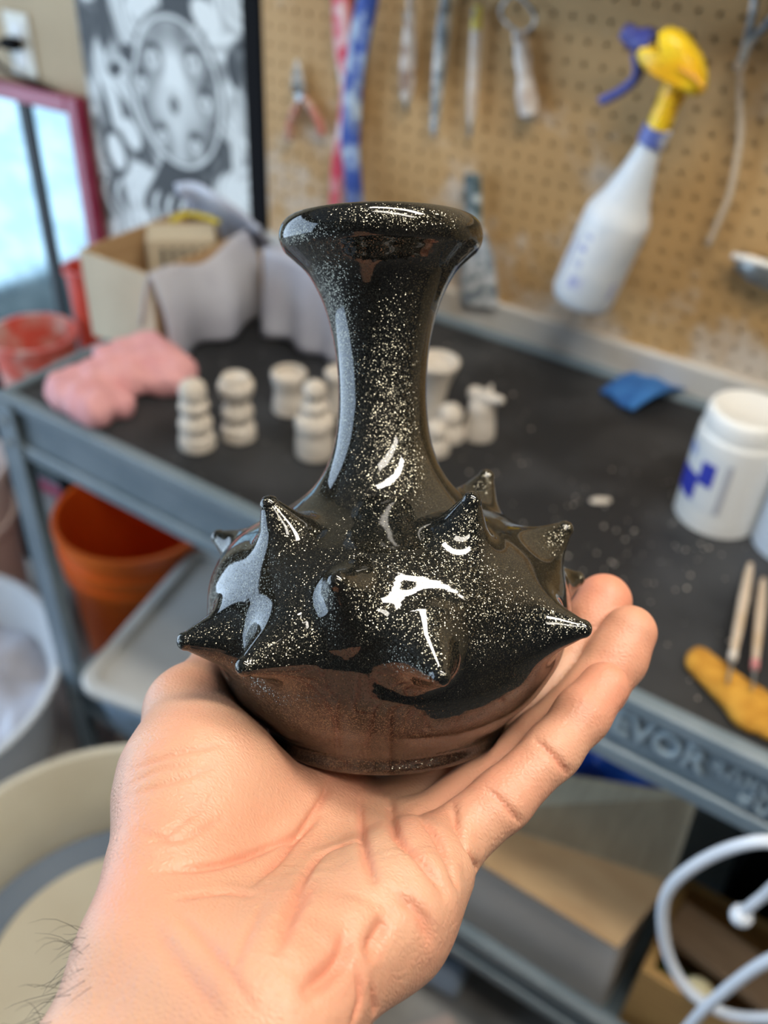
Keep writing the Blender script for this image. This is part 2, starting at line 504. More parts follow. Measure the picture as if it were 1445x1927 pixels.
# ------------------------------------------------------------------ things on the cart top
def turned(name, prof, u, v, label, group='bisque chess pieces on the cart', m=m_clay, seg=28, z=TZ, scale=1.0):
    p = at_z(u, v, z)
    b = BM(); lathe(b, [(r*scale, q*scale) for r, q in prof], seg)
    o = obj(name, b, m, auto=.7); o.location = p
    return tag(o, label, 'chess piece', group)
def sm_prof(pts, n=5): return [(max(0, p[0]), p[1]) for p in catmull([(r, z) for r, z in pts], n)]
turned('chess_piece', sm_prof([(0, 0), (.021, .0), (.0225, .008), (.021, .018), (.0165, .022), (.0205, .028), (.0205, .036), (.017, .043), (.0145, .047), (.018, .054), (.018, .061), (.0135, .067), (.0165, .074), (.0145, .086), (.007, .092), (0, .093)]), 372, 838,
       'tall ridged clay chess piece with a domed head, in front of the pink cloth')
turned('chess_piece', sm_prof([(0, 0), (.020, .0), (.0215, .008), (.0205, .018), (.0155, .024), (.019, .032), (.0195, .040), (.0165, .048), (.0135, .054), (.019, .062), (.022, .072), (.021, .079), (.015, .083), (.016, .087), (0, .084)]), 450, 822,
       'ridged clay chess piece with a flat crowned top')
turned('chess_piece', sm_prof([(0, 0), (.021, 0), (.0225, .006), (.021, .018), (.0195, .030), (.0215, .042), (.023, .050), (.0225, .056), (.017, .057), (.016, .047), (0, .045)]), 545, 770,
       'squat hollow-topped clay rook, shorter than the bishop in front of it')
turned('chess_piece', sm_prof([(0, 0), (.0215, 0), (.024, .008), (.0235, .024), (.0225, .034), (.0245, .044), (.0225, .054), (.014, .059), (.0155, .066), (.0165, .071), (.011, .076), (.009, .079), (.0135, .086), (.0135, .094), (.009, .100), (0, .103)]), 592, 853,
       'clay bishop with a round knob on a wide ribbed body')
turned('chess_piece', sm_prof([(0, 0), (.02, 0), (.0215, .006), (.0195, .02), (.0185, .036), (.0205, .048), (.021, .055), (.015, .058), (0, .056)]), 640, 768,
       'plain clay rook half hidden by the dark vase neck')
turned('chess_piece', sm_prof([(0, 0), (.015, 0), (.016, .006), (.0145, .025), (.017, .05), (.022, .07), (.028, .084), (.029, .090), (.022, .091), (.016, .082), (0, .08)]), 812, 792,
       'tall clay chess piece flaring to a wide open cup')
turned('chess_piece', sm_prof([(0, 0), (.0195, 0), (.0205, .005), (.019, .014), (.014, .020), (.016, .028), (.0155, .038), (.009, .046), (0, .048)]), 843, 822,
       'small round-headed clay pawn beside the clay knight')
turned('chess_piece', sm_prof([(0, 0), (.0175, 0), (.0185, .005), (.0165, .014), (.0125, .020), (.0145, .027), (.0135, .036), (.008, .042), (0, .043)]), 817, 848,
       'small clay pawn standing foremost beside the dark vase neck')
def knight():
    p = at_z(900, 820, TZ)
    t = empty('chess_piece', p, 'clay knight with a long horizontal horse head', 'chess piece', 'bisque chess pieces on the cart')
    b = BM(); lathe(b, sm_prof([(0, 0), (.0185, 0), (.0205, .006), (.0195, .018), (.0175, .034), (.0165, .048), (.012, .054), (0, .055)]), 28); obj('base', b, m_clay, t, auto=.7)
    f = lambda q: smin(smin(rcone(q, (-14, 3, 57), (12, -3, 60), 9.5, 8), rcone(q, (10, -3, 60), (26, -6, 66), 8, 5), 5), rcone(q, (0, 0, 44), (2, 0, 58), 13, 10), 6)
    V, Q = sdf_grid(f, (-34, -24, 28), (40, 24, 84), 1.6)
    link('horse_head', mesh_np('horse_head', V/1000, Q), m_clay, t)
    for s in (-1, 1):
        b = BM(); lathe(b, [(0, .010), (.002, .006), (.0032, 0), (0, -.001)], 8, (.006, s*.005, .068)); obj('ear', b, m_clay, t)
knight()
# clay crumbs scattered over the mat
def crumbs():
    b = BM(); rs = random.Random(3)
    for i in range(230):
        u, v = rs.uniform(960, 1440), rs.uniform(880, 1400)
        if i < 60: u, v = rs.uniform(560, 1000), rs.uniform(640, 900)
        p = at_z(u, v, TZ)
        if not (X0+.03 < p[0] < X1-.03 and FY+.03 < p[1] < 1.14): continue
        r = rs.choice((.0007, .001, .0012, .0018))
        vv = ball(b, (0, 0, 0), r, 1, (1, rs.uniform(.6, 1), .6))
        bmesh.ops.rotate(b, cent=(0, 0, 0), matrix=Matrix.Rotation(rs.uniform(0, 6), 3, 'Z'), verts=vv)
        bmesh.ops.translate(b, vec=Vector(p)+Vector((0, 0, r*.5)), verts=vv)
    o = obj('clay_crumbs', b, m_clay); recenter(o)
    tag(o, 'dry pale clay crumbs scattered over the black mat', 'crumbs', kind='stuff')
crumbs()
b = BM(); vv = ball(b, (0, 0, 0), .011, 2, (1.2, .55, .22))
for v_ in vv: v_.co += Vector((noise.noise(v_.co*200), noise.noise(v_.co*200+Vector((9, 0, 0))), 0))*.002
o = obj('clay_chip', b, m_clay, smooth=True); o.location = at_z(1130, 942, TZ+.0022); o.rotation_euler.z = .7
tag(o, 'flat pale clay chip lying alone on the black mat', 'clay chip')

# jars
def jar(u, v, r, h, label, label_col, lid_r, print_=True, tint=m_white):
    p = at_z(u, v, TZ); t = empty('plastic_jar', p, label, 'jar')
    b = BM(); lathe(b, sm_prof([(0, 0), (r*.9, 0), (r, .006), (r, .03), (r, h*.5), (r, h*.76), (r*.985, h*.80), (r*.93, h*.835), (r*.89, h*.85), (0, h*.85)], 4), 48); obj('body', b, tint, t, auto=.8)
    b = BM(); lathe(b, [(0, h-.001), (lid_r*.80, h-.001), (lid_r*.84, h), (lid_r*.92, h-.001), (lid_r*.98, h-.004), (lid_r, h-.009), (lid_r*1.01, h*.852), (lid_r*.9, h*.852)], 48)
    lid = obj('lid', b, m_white, t, auto=.8)
    if not print_: return t
    # printed paper label, seen from its left: blue bands on white
    def wrap(a0, a1, z0, z1, off=.0006, skew=0.0):
        b = BM(); n = 14; row = []
        for i in range(n+1):
            a = a0+(a1-a0)*i/n
            row.append([b.verts.new(((r+off)*math.cos(a), (r+off)*math.sin(a), z+skew*(i/n))) for z in (z0, z1)])
        for c0, c1 in zip(row[:-1], row[1:]): b.faces.new((c0[0], c1[0], c1[1], c0[1]))
        return b
    fa = math.radians(-128)
    obj('label', wrap(fa-1.4, fa+.85, h*.20, h*.70), mat('label_paper', (.72, .74, .74), .6), t, smooth=True)
    mb = mat('label_blue', label_col, .5)
    obj('label_band', wrap(fa-.95, fa+.12, h*.24, h*.47, .001), mb, t, smooth=True)
    obj('label_band', wrap(fa+.12, fa+.50, h*.42, h*.62, .001), mb, t, smooth=True)
    obj('label_band', wrap(fa-.6, fa-.2, h*.58, h*.68, .001), mat('label_pale_blue', (.35, .42, .66), .5), t, smooth=True)
    obj('label_band', wrap(fa+.72, fa+.86, h*.22, h*.66, .001), mat('label_grey', (.45, .46, .50), .5), t, smooth=True)
    return t
jar(1345, 968, .047, .146, 'white plastic jar with a blue and white label and screw lid', (.03, .045, .42), .0445)
jar(1492, 1026, .046, .13, 'bluish white plastic jar without a label beside the labelled jar', (0, 0, 0), .0435, False, mat('bluish_plastic', (.62, .70, .80), .4))

# blue rubber scraper
def scraper():
    A, Bq, C, D = [at_z(u, v, TZ) for u, v in ((1128, 742), (1188, 782), (1290, 745), (1212, 706))]
    b = BM(); n = 10; top = []; bot = []
    for i in range(n+1):
        rt, rb = [], []
        for j in range(n+1):
            s, t_ = i/n, j/n
            p = (A*(1-s)+Bq*s)*(1-t_)+(D*(1-s)+C*s)*t_
            zz = TZ+.003+.016*math.sin(PI*t_)*(.4+.6*s)+.004*math.sin(5*s+3*t_)**2
            rt.append(b.verts.new((p[0], p[1], zz+.004))); rb.append(b.verts.new((p[0], p[1], zz)))
        top.append(rt); bot.append(rb)
    for i in range(n):
        for j in range(n):
            b.faces.new((top[i][j], top[i+1][j], top[i+1][j+1], top[i][j+1]))
            b.faces.new((bot[i][j], bot[i][j+1], bot[i+1][j+1], bot[i+1][j]))
    for i in range(n):
        b.faces.new((top[i][0], bot[i][0], bot[i+1][0], top[i+1][0])); b.faces.new((top[i][n], top[i+1][n], bot[i+1][n], bot[i][n]))
        b.faces.new((top[0][i], top[0][i+1], bot[0][i+1], bot[0][i])); b.faces.new((top[n][i], bot[n][i], bot[n][i+1], top[n][i+1]))
    o = obj('sponge_cloth', b, mat('blue_foam', (.02, .115, .36), .7, col2=(.035, .17, .46), nscale=30), auto=1.0); recenter(o)
    tag(o, 'curled blue sponge cloth at the back of the cart top', 'cloth')
scraper()
# ochre sponge with modelling sticks resting on it
def sponge():
    c = at_z(1392, 1318, TZ)
    f0 = lambda p_: (lambda q: smin(rcone(q, (-46, 14, 12), (10, -8, 12), 12, 17), rcone(q, (10, -8, 12), (56, -14, 10), 17, 14), 8))(p_*np.array([1, .70, 1.4]))
    def f(q): return np.maximum(f0(q)+.9*np.sin(q[:, 0]*.5)*np.sin(q[:, 1]*.6)*np.sin(q[:, 2]*.7), .6-q[:, 2])
    V, Q = sdf_grid(f, (-66, -60, -4), (80, 50, 36), 2.2)
    o = link('sponge', mesh_np('sponge', V/1000, Q), mat('ochre_sponge', (.60, .30, .035), .9, col2=(.48, .22, .02), nscale=60, bump=.5, bscale=400))
    o.location = c-np.array([0, 0, .0004]); o.rotation_euler.z = .05
    tag(o, 'ochre yellow sponge at the front of the cart top', 'sponge')
sponge()
def stick(a, b_, r, label, pin):
    a = Vector(a); b_ = Vector(b_)
    t = empty('modelling_tool', a, label, 'pottery tool', 'wooden tools leaning on the sponge')
    d = b_-a
    b = BM(); tube(b, [d*s for s in (0, .1, .4, .75, 1)], [r*.5, r*.8, r, r*.85, r*.6], 10); obj('handle', b, m_wood, t, auto=.9)
    b = BM(); tube(b, [d*1.0, d*1.16, d*1.22], [r*.3, r*.25, r*.1], 8); obj('tip', b, m_grey, t)
    b = BM(); tube(b, [d*.94, d*1.01], [r*.78, r*.7], 10); obj('ferrule', b, pin, t)
stick(at_z(1412, 1062, TZ+.006), at_z(1378, 1240, TZ+.027), .0055, 'long pale wooden modelling tool leaning on the ochre sponge', m_clay)
stick(at_z(1436, 1090, TZ+.006), at_z(1420, 1256, TZ+.026), .005, 'wooden modelling tool with a pink ferrule leaning on the ochre sponge', mat('pink_ferrule', (.62, .25, .25), .5))

# pink cloth
def pink_cloth():
    c = at_z(240, 745, TZ)
    L = lambda u, v, z: tuple((at_z(u, v, TZ)-c)*1000+np.array([0, 0, z]))
    prims = [(L(140, 755, 16), L(200, 790, 20), 24, 26), (L(130, 740, 14), L(230, 720, 26), 20, 22), (L(190, 770, 22), L(245, 775, 14), 26, 20),
             (L(215, 705, 34), L(300, 690, 34), 15, 22), (L(255, 730, 20), L(345, 735, 20), 20, 24), (L(300, 690, 34), L(352, 720, 26), 22, 22), (L(250, 715, 26), L(325, 712, 28), 24, 26), (L(200, 745, 24), L(260, 740, 24), 22, 24), (L(330, 690, 26), L(365, 720, 18), 18, 18)]
    def f(q):
        d = None
        for a, b_, r0, r1 in prims:
            e = rcone(q, a, b_, r0, r1); d = e if d is None else smin(d, e, 7)
        ph = q[:, 0]*.085-q[:, 1]*.06+1.8*np.sin(q[:, 2]*.05+q[:, 1]*.035); n = 2.6*(np.abs(np.sin(ph))-.8)+1.6*np.abs(np.sin(q[:, 0]*.06+q[:, 1]*.10+q[:, 2]*.08))
        return np.maximum(d+n, .8-q[:, 2])
    V, Q = sdf_grid(f, (-140, -140, -4), (150, 160, 84), 3.0, slack=1.5)
    V = smooth_mesh(V, Q, 1)
    V[:, 2] -= V[:, 2].min()
    o = link('cloth', mesh_np('cloth', V/1000, Q), mat('pink_cotton', (.78, .40, .40), .9, col2=(.72, .35, .36), nscale=30, bump=.25, bscale=300))
    o.location = c-np.array([.004, .010, 0])
    tag(o, 'crumpled pink cloth on the corner of the cart top', 'cloth')
pink_cloth()

# cardboard box with a white plastic liner
def carton(name, x0, x1, y0, y1, z0, h, m, label, th=.004, cat='box'):
    t = empty(name, ((x0+x1)/2, (y0+y1)/2, z0), label, cat)
    hx, hy = (x1-x0)/2, (y1-y0)/2
    b = BM(); box(b, -hx, hx, -hy, hy, 0, th); obj('bottom', b, m, t)
    for n, a in (('front_wall', (-hx, hx, -hy, -hy+th, th, h)), ('back_wall', (-hx, hx, hy-th, hy, th, h)),
                 ('side_wall', (-hx, -hx+th, -hy+th, hy-th, th, h)), ('side_wall', (hx-th, hx, -hy+th, hy-th, th, h))):
        b = BM(); box(b, *a); obj(n, b, m, t)
    return t
BX = (-1.0, -.866, .79, 1.0)
bx = carton('cardboard_box', *BX, TZ, .13, m_kraft, 'open cardboard box with a pale outer face and a white plastic liner')
b = BM(); box(b, -.067, .067, -.1062, -.1052, 0, .1305); obj('face_paper', b, m_board, bx)
def sheet(name, fn, nu, nv, m, parent=None, th=.0012):
    V = []; Fc = []
    for i in range(nu+1):
        for j in range(nv+1): V.append(fn(i/nu, j/nv))
    for i in range(nu):
        for j in range(nv):
            a = i*(nv+1)+j; Fc.append((a, a+nv+1, a+nv+2, a+1))
    me = bpy.data.meshes.new(name); me.from_pydata(V, [], Fc); me.update()
    o = link(name, me, m, parent, True)
    s = o.modifiers.new('thickness', 'SOLIDIFY'); s.thickness = th; s.offset = 0
    return o
m_liner = mat('milky_plastic', (.52, .535, .60), .35, col2=(.45, .46, .53), nscale=14, bump=.25, bscale=20)
def liner_fn(s, t):
    # t: 0 inside the box, .3 at its right rim, 1 at the hem on the mat; s runs from the front corner back
    y = .785+.20*s
    rim = .135+.006*math.sin(9*s)-.012*math.sin(PI*s)
    if t < .3:
        k = t/.3; x = -.892+.03*k; z = .05+(rim-.05)*k+.006*math.sin(PI*k)
    else:
        k = (t-.3)/.7
        x = -.862+.02*s*k+(.022*k)*(.5+.5*math.sin(11*s+1))+.012*math.sin(PI*k)
        z = rim*(1-k)+.004*k
        y = y-.03*k*(1-s)*0+.01*k*math.sin(7*s)
    return (x+.933, y-.895, z)
o = sheet('liner', liner_fn, 36, 20, m_liner, bx); o['label'] = 'milky white plastic liner folded over the rim'
def liner_back(s, t):
    x = -.985+.16*s; y = 1.006-.02*t+.004*math.sin(9*s)
    z = .05+t*(.105+.035*math.sin(PI*min(1, .25+s*.8)))
    return (x+.933, y-.895-.018*(t > .8), z)
sheet('liner_flap', liner_back, 16, 8, m_liner, bx)
# small printed carton standing inside
b = BM(); box(b, -.05, .048, -.032, .032, 0, .128, .002)
ic = obj('small_carton', b, m_board); ic.location = (-.937, .925, TZ+.0045); ic.rotation_euler.z = .75
tag(ic, 'small printed carton standing inside the cardboard box', 'box')
for k in range(5):
    b = BM(); x = -.03+.014*k; box(b, x, x+.006, -.0335, -.0322, .07+.01*(k % 2), .116)
    s_ = obj('printed_bar', b, mat('print_ink_%d' % k, (.10, .09, .08), .6), ic)
b = BM(); tube(b, catmull([(-.02, -.01, 0), (.0, .004, .006), (.03, .0, .004), (.05, -.01, 0)], 6), [.006]*19, 10, flat=.5)
o = obj('yellow_strap', b, mat('yellow_plastic', (.62, .50, .03), .5), smooth=True); o.location = (-.955, .955, TZ+.1375); o.rotation_euler.z = .6
tag(o, 'yellow strap lying on top of the small carton', 'strap')
# second box beside it under a white cloth
b2 = carton('draped_box', -.795, -.68, .962, 1.11, TZ, .125, m_kraft, 'cardboard box covered with a grey white cloth, behind the chess pieces')
def drape(s, t):
    ang = s
    # walks round the front and right sides
    L1, L2 = .135, .165
    d = s*(L1+L2)
    if d < L1: x, y, nx, ny = -.066+d, -.083, 0, -1
    else: x, y, nx, ny = .069, -.083+(d-L1), 1, 0
    if t < .25:
        k = 1-t/.25; x2, y2 = x-nx*.06*k, y-ny*.06*k; z = .130+.003*math.sin(17*s)
    else:
        k = (t-.25)/.75; wv = .006*math.sin(30*s)*k; x2, y2 = x+nx*(.004+.012*k+wv), y+ny*(.004+.012*k+wv); z = .130*(1-k)+.004+.004*math.sin(12*s)*k
    return (x2, y2, max(z, .002))
sheet('cover_cloth', drape, 40, 16, m_liner, b2)
b = BM(); box(b, -.075, -.062, -.0862, -.0768, .03, .128, .001); obj('corner_strip', b, m_kraft, b2)['label'] = 'bare brown cardboard corner'

# ------------------------------------------------------------------ the back wall: poster, outlet, mirror
def poster():
    x0, x1, z0, z1 = -1.40, -.992, .62, 1.36
    t = empty('poster', ((x0+x1)/2, WY-.006, z0), 'black and white poster of an ornate many-eyed medallion on a black board', 'poster')
    inv = Matrix.Translation((-(x0+x1)/2, -(WY-.006), -z0))
    b = BM(); box(b, x0+.01, x1, WY-.008, WY, z0, z1); o = obj('backing_board', b, m_black, t); o.matrix_parent_inverse = inv
    px1 = -1.026
    nu, nv = 190, 380
    X, Zg = np.meshgrid(np.linspace(x0, px1, nu), np.linspace(z0, z1, nv), indexing='ij')
    rs = np.random.RandomState(5)
    def ell(cx, cz, rx, rz, rot=0):
        dx, dz = X-cx, Zg-cz; c, s = math.cos(rot), math.sin(rot)
        return np.sqrt(((c*dx+s*dz)/rx)**2+((-s*dx+c*dz)/rz)**2)
    def st(a, b_, v): q = np.clip((v-a)/(b_-a), 0, 1); return q*q*(3-2*q)
    # swirling scrollwork
    a = X*26; c = Zg*26
    wv = np.sin(a*1.3+1.8*np.sin(c*.9+.6))+np.sin(c*1.7+2.1*np.sin(a*.8+1.1))+.7*np.sin((a+c)*1.5+1.5*np.sin((a-c)*.9))
    g = .22+.60*st(-1.0, .1, wv)
    g *= .8+.2*np.sin(a*7+c*3+4*wv)
    # scroll shapes on the left
    for cx, cz, rx, rz, rot, val in ((-1.385, 1.155, .013, .05, .15, .06), (-1.335, 1.17, .018, .06, -.1, .12), (-1.348, .945, .036, .05, 0, .06), (-1.345, .945, .022, .034, .2, .80), (-1.34, 1.03, .02, .05, .3, .75),
                                     (-1.355, 1.02, .008, .045, .2, .08), (-1.30, .985, .022, .03, .6, .78), (-1.285, 1.12, .02, .016, 0, .1), (-1.32, 1.09, .02, .012, .4, .08),
                                     (-1.10, 1.20, .035, .022, -.5, .80), (-1.24, 1.20, .034, .024, .3, .78), (-1.165, 1.205, .034, .03, 0, .05), (-1.05, 1.0, .013, .07, 0, .7),
                                     (-1.06, .93, .03, .03, .5, .78), (-1.29, .90, .05, .028, .5, .76), (-1.05, 1.13, .012, .03, .2, .12)):
        m = 1-st(.8, 1.1, ell(cx, cz, rx, rz, rot)); g = g*(1-m)+val*m
    # dark skirt below the medallion with hatching
    sk = (1-st(.9, 1.05, np.abs(X+1.185)/(.035+.75*np.clip(.965-Zg, 0, .2))))*st(.845, .86, Zg)*(1-st(.955, .97, Zg))
    g = g*(1-sk)+sk*(.07+.08*(np.sin(X*700) > .3))
    rag = st(.2, .6, np.sin(X*190+2*np.sin(Zg*60)))*(1-st(.885, .905, Zg))*st(.80, .83, Zg)
    g = np.maximum(g*(1-.2*rag), rag*.70*(Zg < .905))
    # medallion
    e = ell(-1.178, 1.072, .098, .118)
    face = .62-.38*st(.35, .95, ell(-1.18, 1.075, .085, .105))+.12*np.sin(X*60)*np.sin(Zg*50)
    vert = np.exp(-((X+1.183)/.022)**2)*.25
    face = np.clip(face+vert, .15, .85)
    m = 1-st(.93, .97, e); g = g*(1-m)+face*m
    ring = np.exp(-((e-1.0)/.035)**2); g = np.maximum(g, ring*.75)
    g *= 1-.75*np.exp(-((e-1.09)/.03)**2)
    for cx, cz, r in ((-1.225, 1.127, .026), (-1.135, 1.133, .026), (-1.258, 1.083, .02), (-1.112, 1.075, .022), (-1.221, 1.003, .018), (-1.143, 1.0, .02), (-1.186, 1.06, .024)):
        q = ell(cx, cz-.006, r, r*1.25)
        big = cx == -1.186
        m = 1-st(.85, 1.1, q); g = g*(1-m)+m*(.42 if not big else .66)
        up = ell(cx, cz+.010, r*.8, r*.5); mm_ = (1-st(.6, 1.1, up))*(0.0 if big else .85); g = g*(1-mm_)+.09*mm_
        mm_ = 1-st(.35, .6, q); g = g*(1-mm_)+(.72 if not big else .22)*mm_
        mm_ = 1-st(.12, .22, q); g = g*(1-mm_)+.25*mm_
    g = np.clip((g-.12)*1.28, .02, .88)
    V = np.stack([X, np.full_like(X, WY-.0086), Zg], -1).reshape(-1, 3)
    ii = (np.arange(nu-1)[:, None]*nv+np.arange(nv-1)).ravel()
    Q = np.stack([ii, ii+nv, ii+nv+1, ii+1], 1)
    me = mesh_np('print', V, Q)
    at = me.color_attributes.new('ink', 'FLOAT_COLOR', 'POINT')
    gg = g.reshape(-1); colr = np.stack([gg*.94, gg*.98, gg*.95, np.ones_like(gg)], 1)
    at.data.foreach_set('color', colr.astype(np.float32).ravel())
    m = mat('poster_print', (.5, .5, .5), .55)
    an = m.node_tree.nodes.new('ShaderNodeVertexColor'); an.layer_name = 'ink'
    m.node_tree.links.new(an.outputs['Color'], m.node_tree.nodes['Principled BSDF'].inputs['Base Color'])
    o = link('print', me, m, t); o.matrix_parent_inverse = inv
poster()
def outlet():
    t = empty('wall_outlet', (-1.573, WY, 1.09), 'white wall outlet with a black plug and cable', 'outlet')
    b = BM(); box(b, -.034, .034, -.006, 0, -.055, .055, .003); obj('cover_plate', b, mat('ivory', (.72, .70, .60), .4), t)
    for z in (-.022, .024):
        b = BM(); box(b, -.017, .017, -.0085, -.006, z-.015, z+.015, .002); obj('socket', b, m_white, t)
    b = BM(); box(b, -.02, .014, -.034, -.0085, -.006, .014, .004); pl = obj('plug', b, m_black, t)
    b = BM(); tube(b, catmull([(-.02, -.03, .004), (-.045, -.034, -.008), (-.05, -.03, -.03), (-.02, -.02, -.05), (.05, -.012, -.062), (.12, -.01, -.075), (.15, -.008, -.11), (.155, -.008, -.3)], 6), .0045, 8)
    obj('cable', b, m_black, pl, smooth=True)
outlet()
def mirror():
    # leans back against the wall, standing on the floor
    w_, h_ = .62, 1.02
    t = empty('framed_mirror', (-1.385-w_/2, 1.152, .0), 'maroon framed mirror leaning on the wall and showing pale blue daylight', 'mirror')
    t.rotation_euler = (math.radians(-1.2), math.radians(-1.5), 0)
    m_fr = mat('maroon_paint', (.27, .022, .06), .35, col2=(.34, .05, .10), nscale=10)
    f = .030
    for n, a in (('frame_side', (-w_/2, -w_/2+f)), ('frame_side', (w_/2-f, w_/2))):
        b = BM(); box(b, a[0], a[1], -.014, .014, 0, h_, .004); obj(n, b, m_fr, t)
    for n, a in (('frame_rail', (0, f)), ('frame_rail', (h_-f, h_))):
        b = BM(); box(b, -w_/2+f, w_/2-f, -.014, .014, a[0], a[1], .004); obj(n, b, m_fr, t)
    b = BM(); box(b, -w_/2+f, w_/2-f, -.003, .003, f, h_-f); obj('glass', b, mat('dimmed_mirror_glass', (.20, .275, .30), .12, 1.0, col2=(.27, .35, .37), nscale=9, stretch=(1, 1, 2)), t)  # dark blue tint in the glass colour holds down the reflected daylight
    b = BM(); box(b, .135, .165, -.010, -.004, f, h_-f, .002); obj('dark_bar', b, mat('charcoal', (.02, .03, .035), .6), t)
mirror()

# red tubs behind the cart's left end
def tub(name, c, r0, r1, h, m, label, cat, lip=.005, group=None, th=.004, inner=None):
    t = empty(name, c, label, cat, group)
    b = BM(); lathe(b, [(0, 0), (r0, 0), (r1, h-.012), (r1+lip, h-.010), (r1+lip, h), (r1-th, h), (r0-th, th), (0, th)], 40)
    obj('shell', b, m, t, auto=.6)
    return t
m_redclear = mat('red_dusty_plastic', (.72, .13, .09), .4, col2=(.74, .50, .44), nscale=22, lo=.45, hi=.62)
st_ = empty('side_bench', (-1.38, 1.02, 0), 'low dark bench under the red tubs, left of the cart', 'bench')
b = BM(); box(b, -.22, .22, -.13, .10, .48, .50, .003); obj('bench_top', b, m_black, st_)
for x in (-.21, .05):
    for y in (-.085, .06):
        b = BM(); box(b, x, x+.03, y, y+.025, 0, .48); obj('leg', b, m_black, st_)
tub('plastic_tub', (-1.385, .953, .50), .066, .078, .155, m_redclear, 'clay-smeared red plastic tub in front of the mirror', 'tub')
tub('plastic_tub', (-1.362, 1.087, .50), .036, .042, .25, m_red, 'tall narrow bright red plastic tub behind the cardboard box', 'tub', lip=.005)

# ------------------------------------------------------------------ things on the pegboard
PF = WY-.009                      # front face of the pegboard
def hook(x, z, parent, d=.03):
    b = BM(); tube(b, catmull([(x, PF+.002, z), (x, PF-d*.6, z), (x, PF-d, z+.004), (x, PF-d-.003, z+.014)], 4), .0018, 6)
    return b
def P2(u, v, y): return Vector(at_y(u, v, y))
def peg_thing(name, u, v, y, label, cat, group=None):
    p = at_y(u, v, y); t = empty(name, p, label, cat, group); return t, Vector(p)
# pliers
def pliers():
    y = PF-.012; t, o0 = peg_thing('pliers', 562, 190, y, 'small pliers with red handles hanging on the pegboard', 'pliers')
    L = lambda u, v: P2(u, v, y)-o0
    for s, us in ((-1, ((566, 178), (556, 205), (546, 235), (543, 262))), (1, ((568, 178), (584, 200), (600, 230), (606, 255)))):
        b = BM(); tube(b, catmull([L(*q) for q in us], 5), [.004+.0025*min(1, k/5) for k in range(16)], 10); obj('handle', b, mat('red_grip', (.46, .12, .08), .5, col2=(.52, .32, .24), nscale=60), t, smooth=True)
        b = BM(); tube(b, [L(566-s*2, 184), L(562-s*6, 160), L(560-s*4, 140), L(559-s*1.2, 112)], [.006, .007, .0055, .002], 10, flat=.6); obj('jaw', b, m_smear2, t, smooth=True)
    b = BM(); c = L(566, 180); cyl(b, c+Vector((0, -.006, 0)), c+Vector((0, .006, 0)), .007, seg=14); obj('rivet', b, m_grey, t)
    b = hook(0, 0, t); bmesh.ops.translate(b, vec=Vector((L(566, 172).x, -o0.y, L(566, 172).z)), verts=b.verts[:]); obj('hook', b, m_grey, t)
pliers()
def strap(name, pts, wd, m, label, off=0.0):
    pts = [P2(u, v, PF-.010-.001*k-off) for k, (u, v) in enumerate(pts)]
    o0 = pts[-1]
    b = BM(); path = [p-o0 for p in catmull(pts, 8)]
    path = [Vector(p) for p in path]
    n = len(path); rows = []
    for i, p in enumerate(path):
        t_ = (path[min(i+1, n-1)]-path[max(0, i-1)]).normalized(); a = t_.cross(Vector((0, 1, 0))).normalized()
        wq = wd[0]+(wd[1]-wd[0])*i/(n-1)
        rows.append([b.verts.new(p+a*wq*s*.5+Vector((0, dy+.003*math.sin(6*s+i*.3), 0))) for s, dy in ((-1, -.002), (-.4, -.005), (.4, -.005), (1, -.002), (1, .002), (-1, .002))])
    for r0, r1 in zip(rows[:-1], rows[1:]):
        for k in range(6): b.faces.new((r0[k], r0[(k+1) % 6], r1[(k+1) % 6], r1[k]))
    b.faces.new(rows[0]); b.faces.new(rows[-1][::-1])
    o = obj(name, b, m, smooth=True); o.location = o0
    b = BM(); q = path[3]; tube(b, catmull([(q.x, PF-o0.y+.003, q.z), (q.x, q.y-.006, q.z), (q.x, q.y-.012, q.z+.004), (q.x, q.y-.013, q.z+.014)], 4), .002, 6); obj('hook', b, m_grey, o, smooth=True)
    return tag(o, label, 'strap')
strap('hanging_strap', ((633, -60), (641, 0), (648, 90), (654, 170), (648, 260), (638, 330), (630, 420)), (.030, .028), mat('red_webbing', (.66, .05, .09), .7, col2=(.80, .68, .66), nscale=16, lo=.46, hi=.58), 'red and white clay-splashed strap hanging on the pegboard')
strap('hanging_strap', ((696, -60), (690, 0), (676, 90), (662, 180), (660, 250), (664, 320), (668, 430)), (.032, .030), mat('blue_webbing', (.03, .075, .34), .7, col2=(.45, .56, .68), nscale=20, lo=.46, hi=.60), 'blue clay-splashed strap hanging over the red strap', .016)
def rod_tool(name, u0, v0, u1, v1, rads, m, label, cat, extra=None):
    y = PF-.016; a, b_ = P2(u0, v0, y), P2(u1, v1, y)
    t = empty(name, b_, label, cat, 'pottery tools on the pegboard')
    d = a-b_; n = len(rads)
    b = BM(); tube(b, [d*(1-k/(n-1)) for k in range(n)], rads, 12); obj('handle', b, m, t, auto=.9)
    b = BM(); q = d*.93; yb = PF-b_.y
    tube(b, catmull([(q.x-.004, yb+.003, q.z), (q.x-.004, q.y-.004, q.z), (q.x+.002, q.y-.016, q.z+.002), (q.x+.004, q.y-.018, q.z+.012)], 4), .0016, 6); obj('hook', b, m_grey, t, smooth=True)
    if extra: extra(t, d)
    return t
def brush_tip(t, d):
    b = BM(); tube(b, [d*.0, d*-.14], [.006, .003], 10, flat=.5); obj('tip', b, m_smear2, t)
    b = BM(); tube(b, [d*1.0, d*1.2, d*1.5], [.007, .008, .003], 10, flat=.5); obj('bristles', b, m_smear, t)
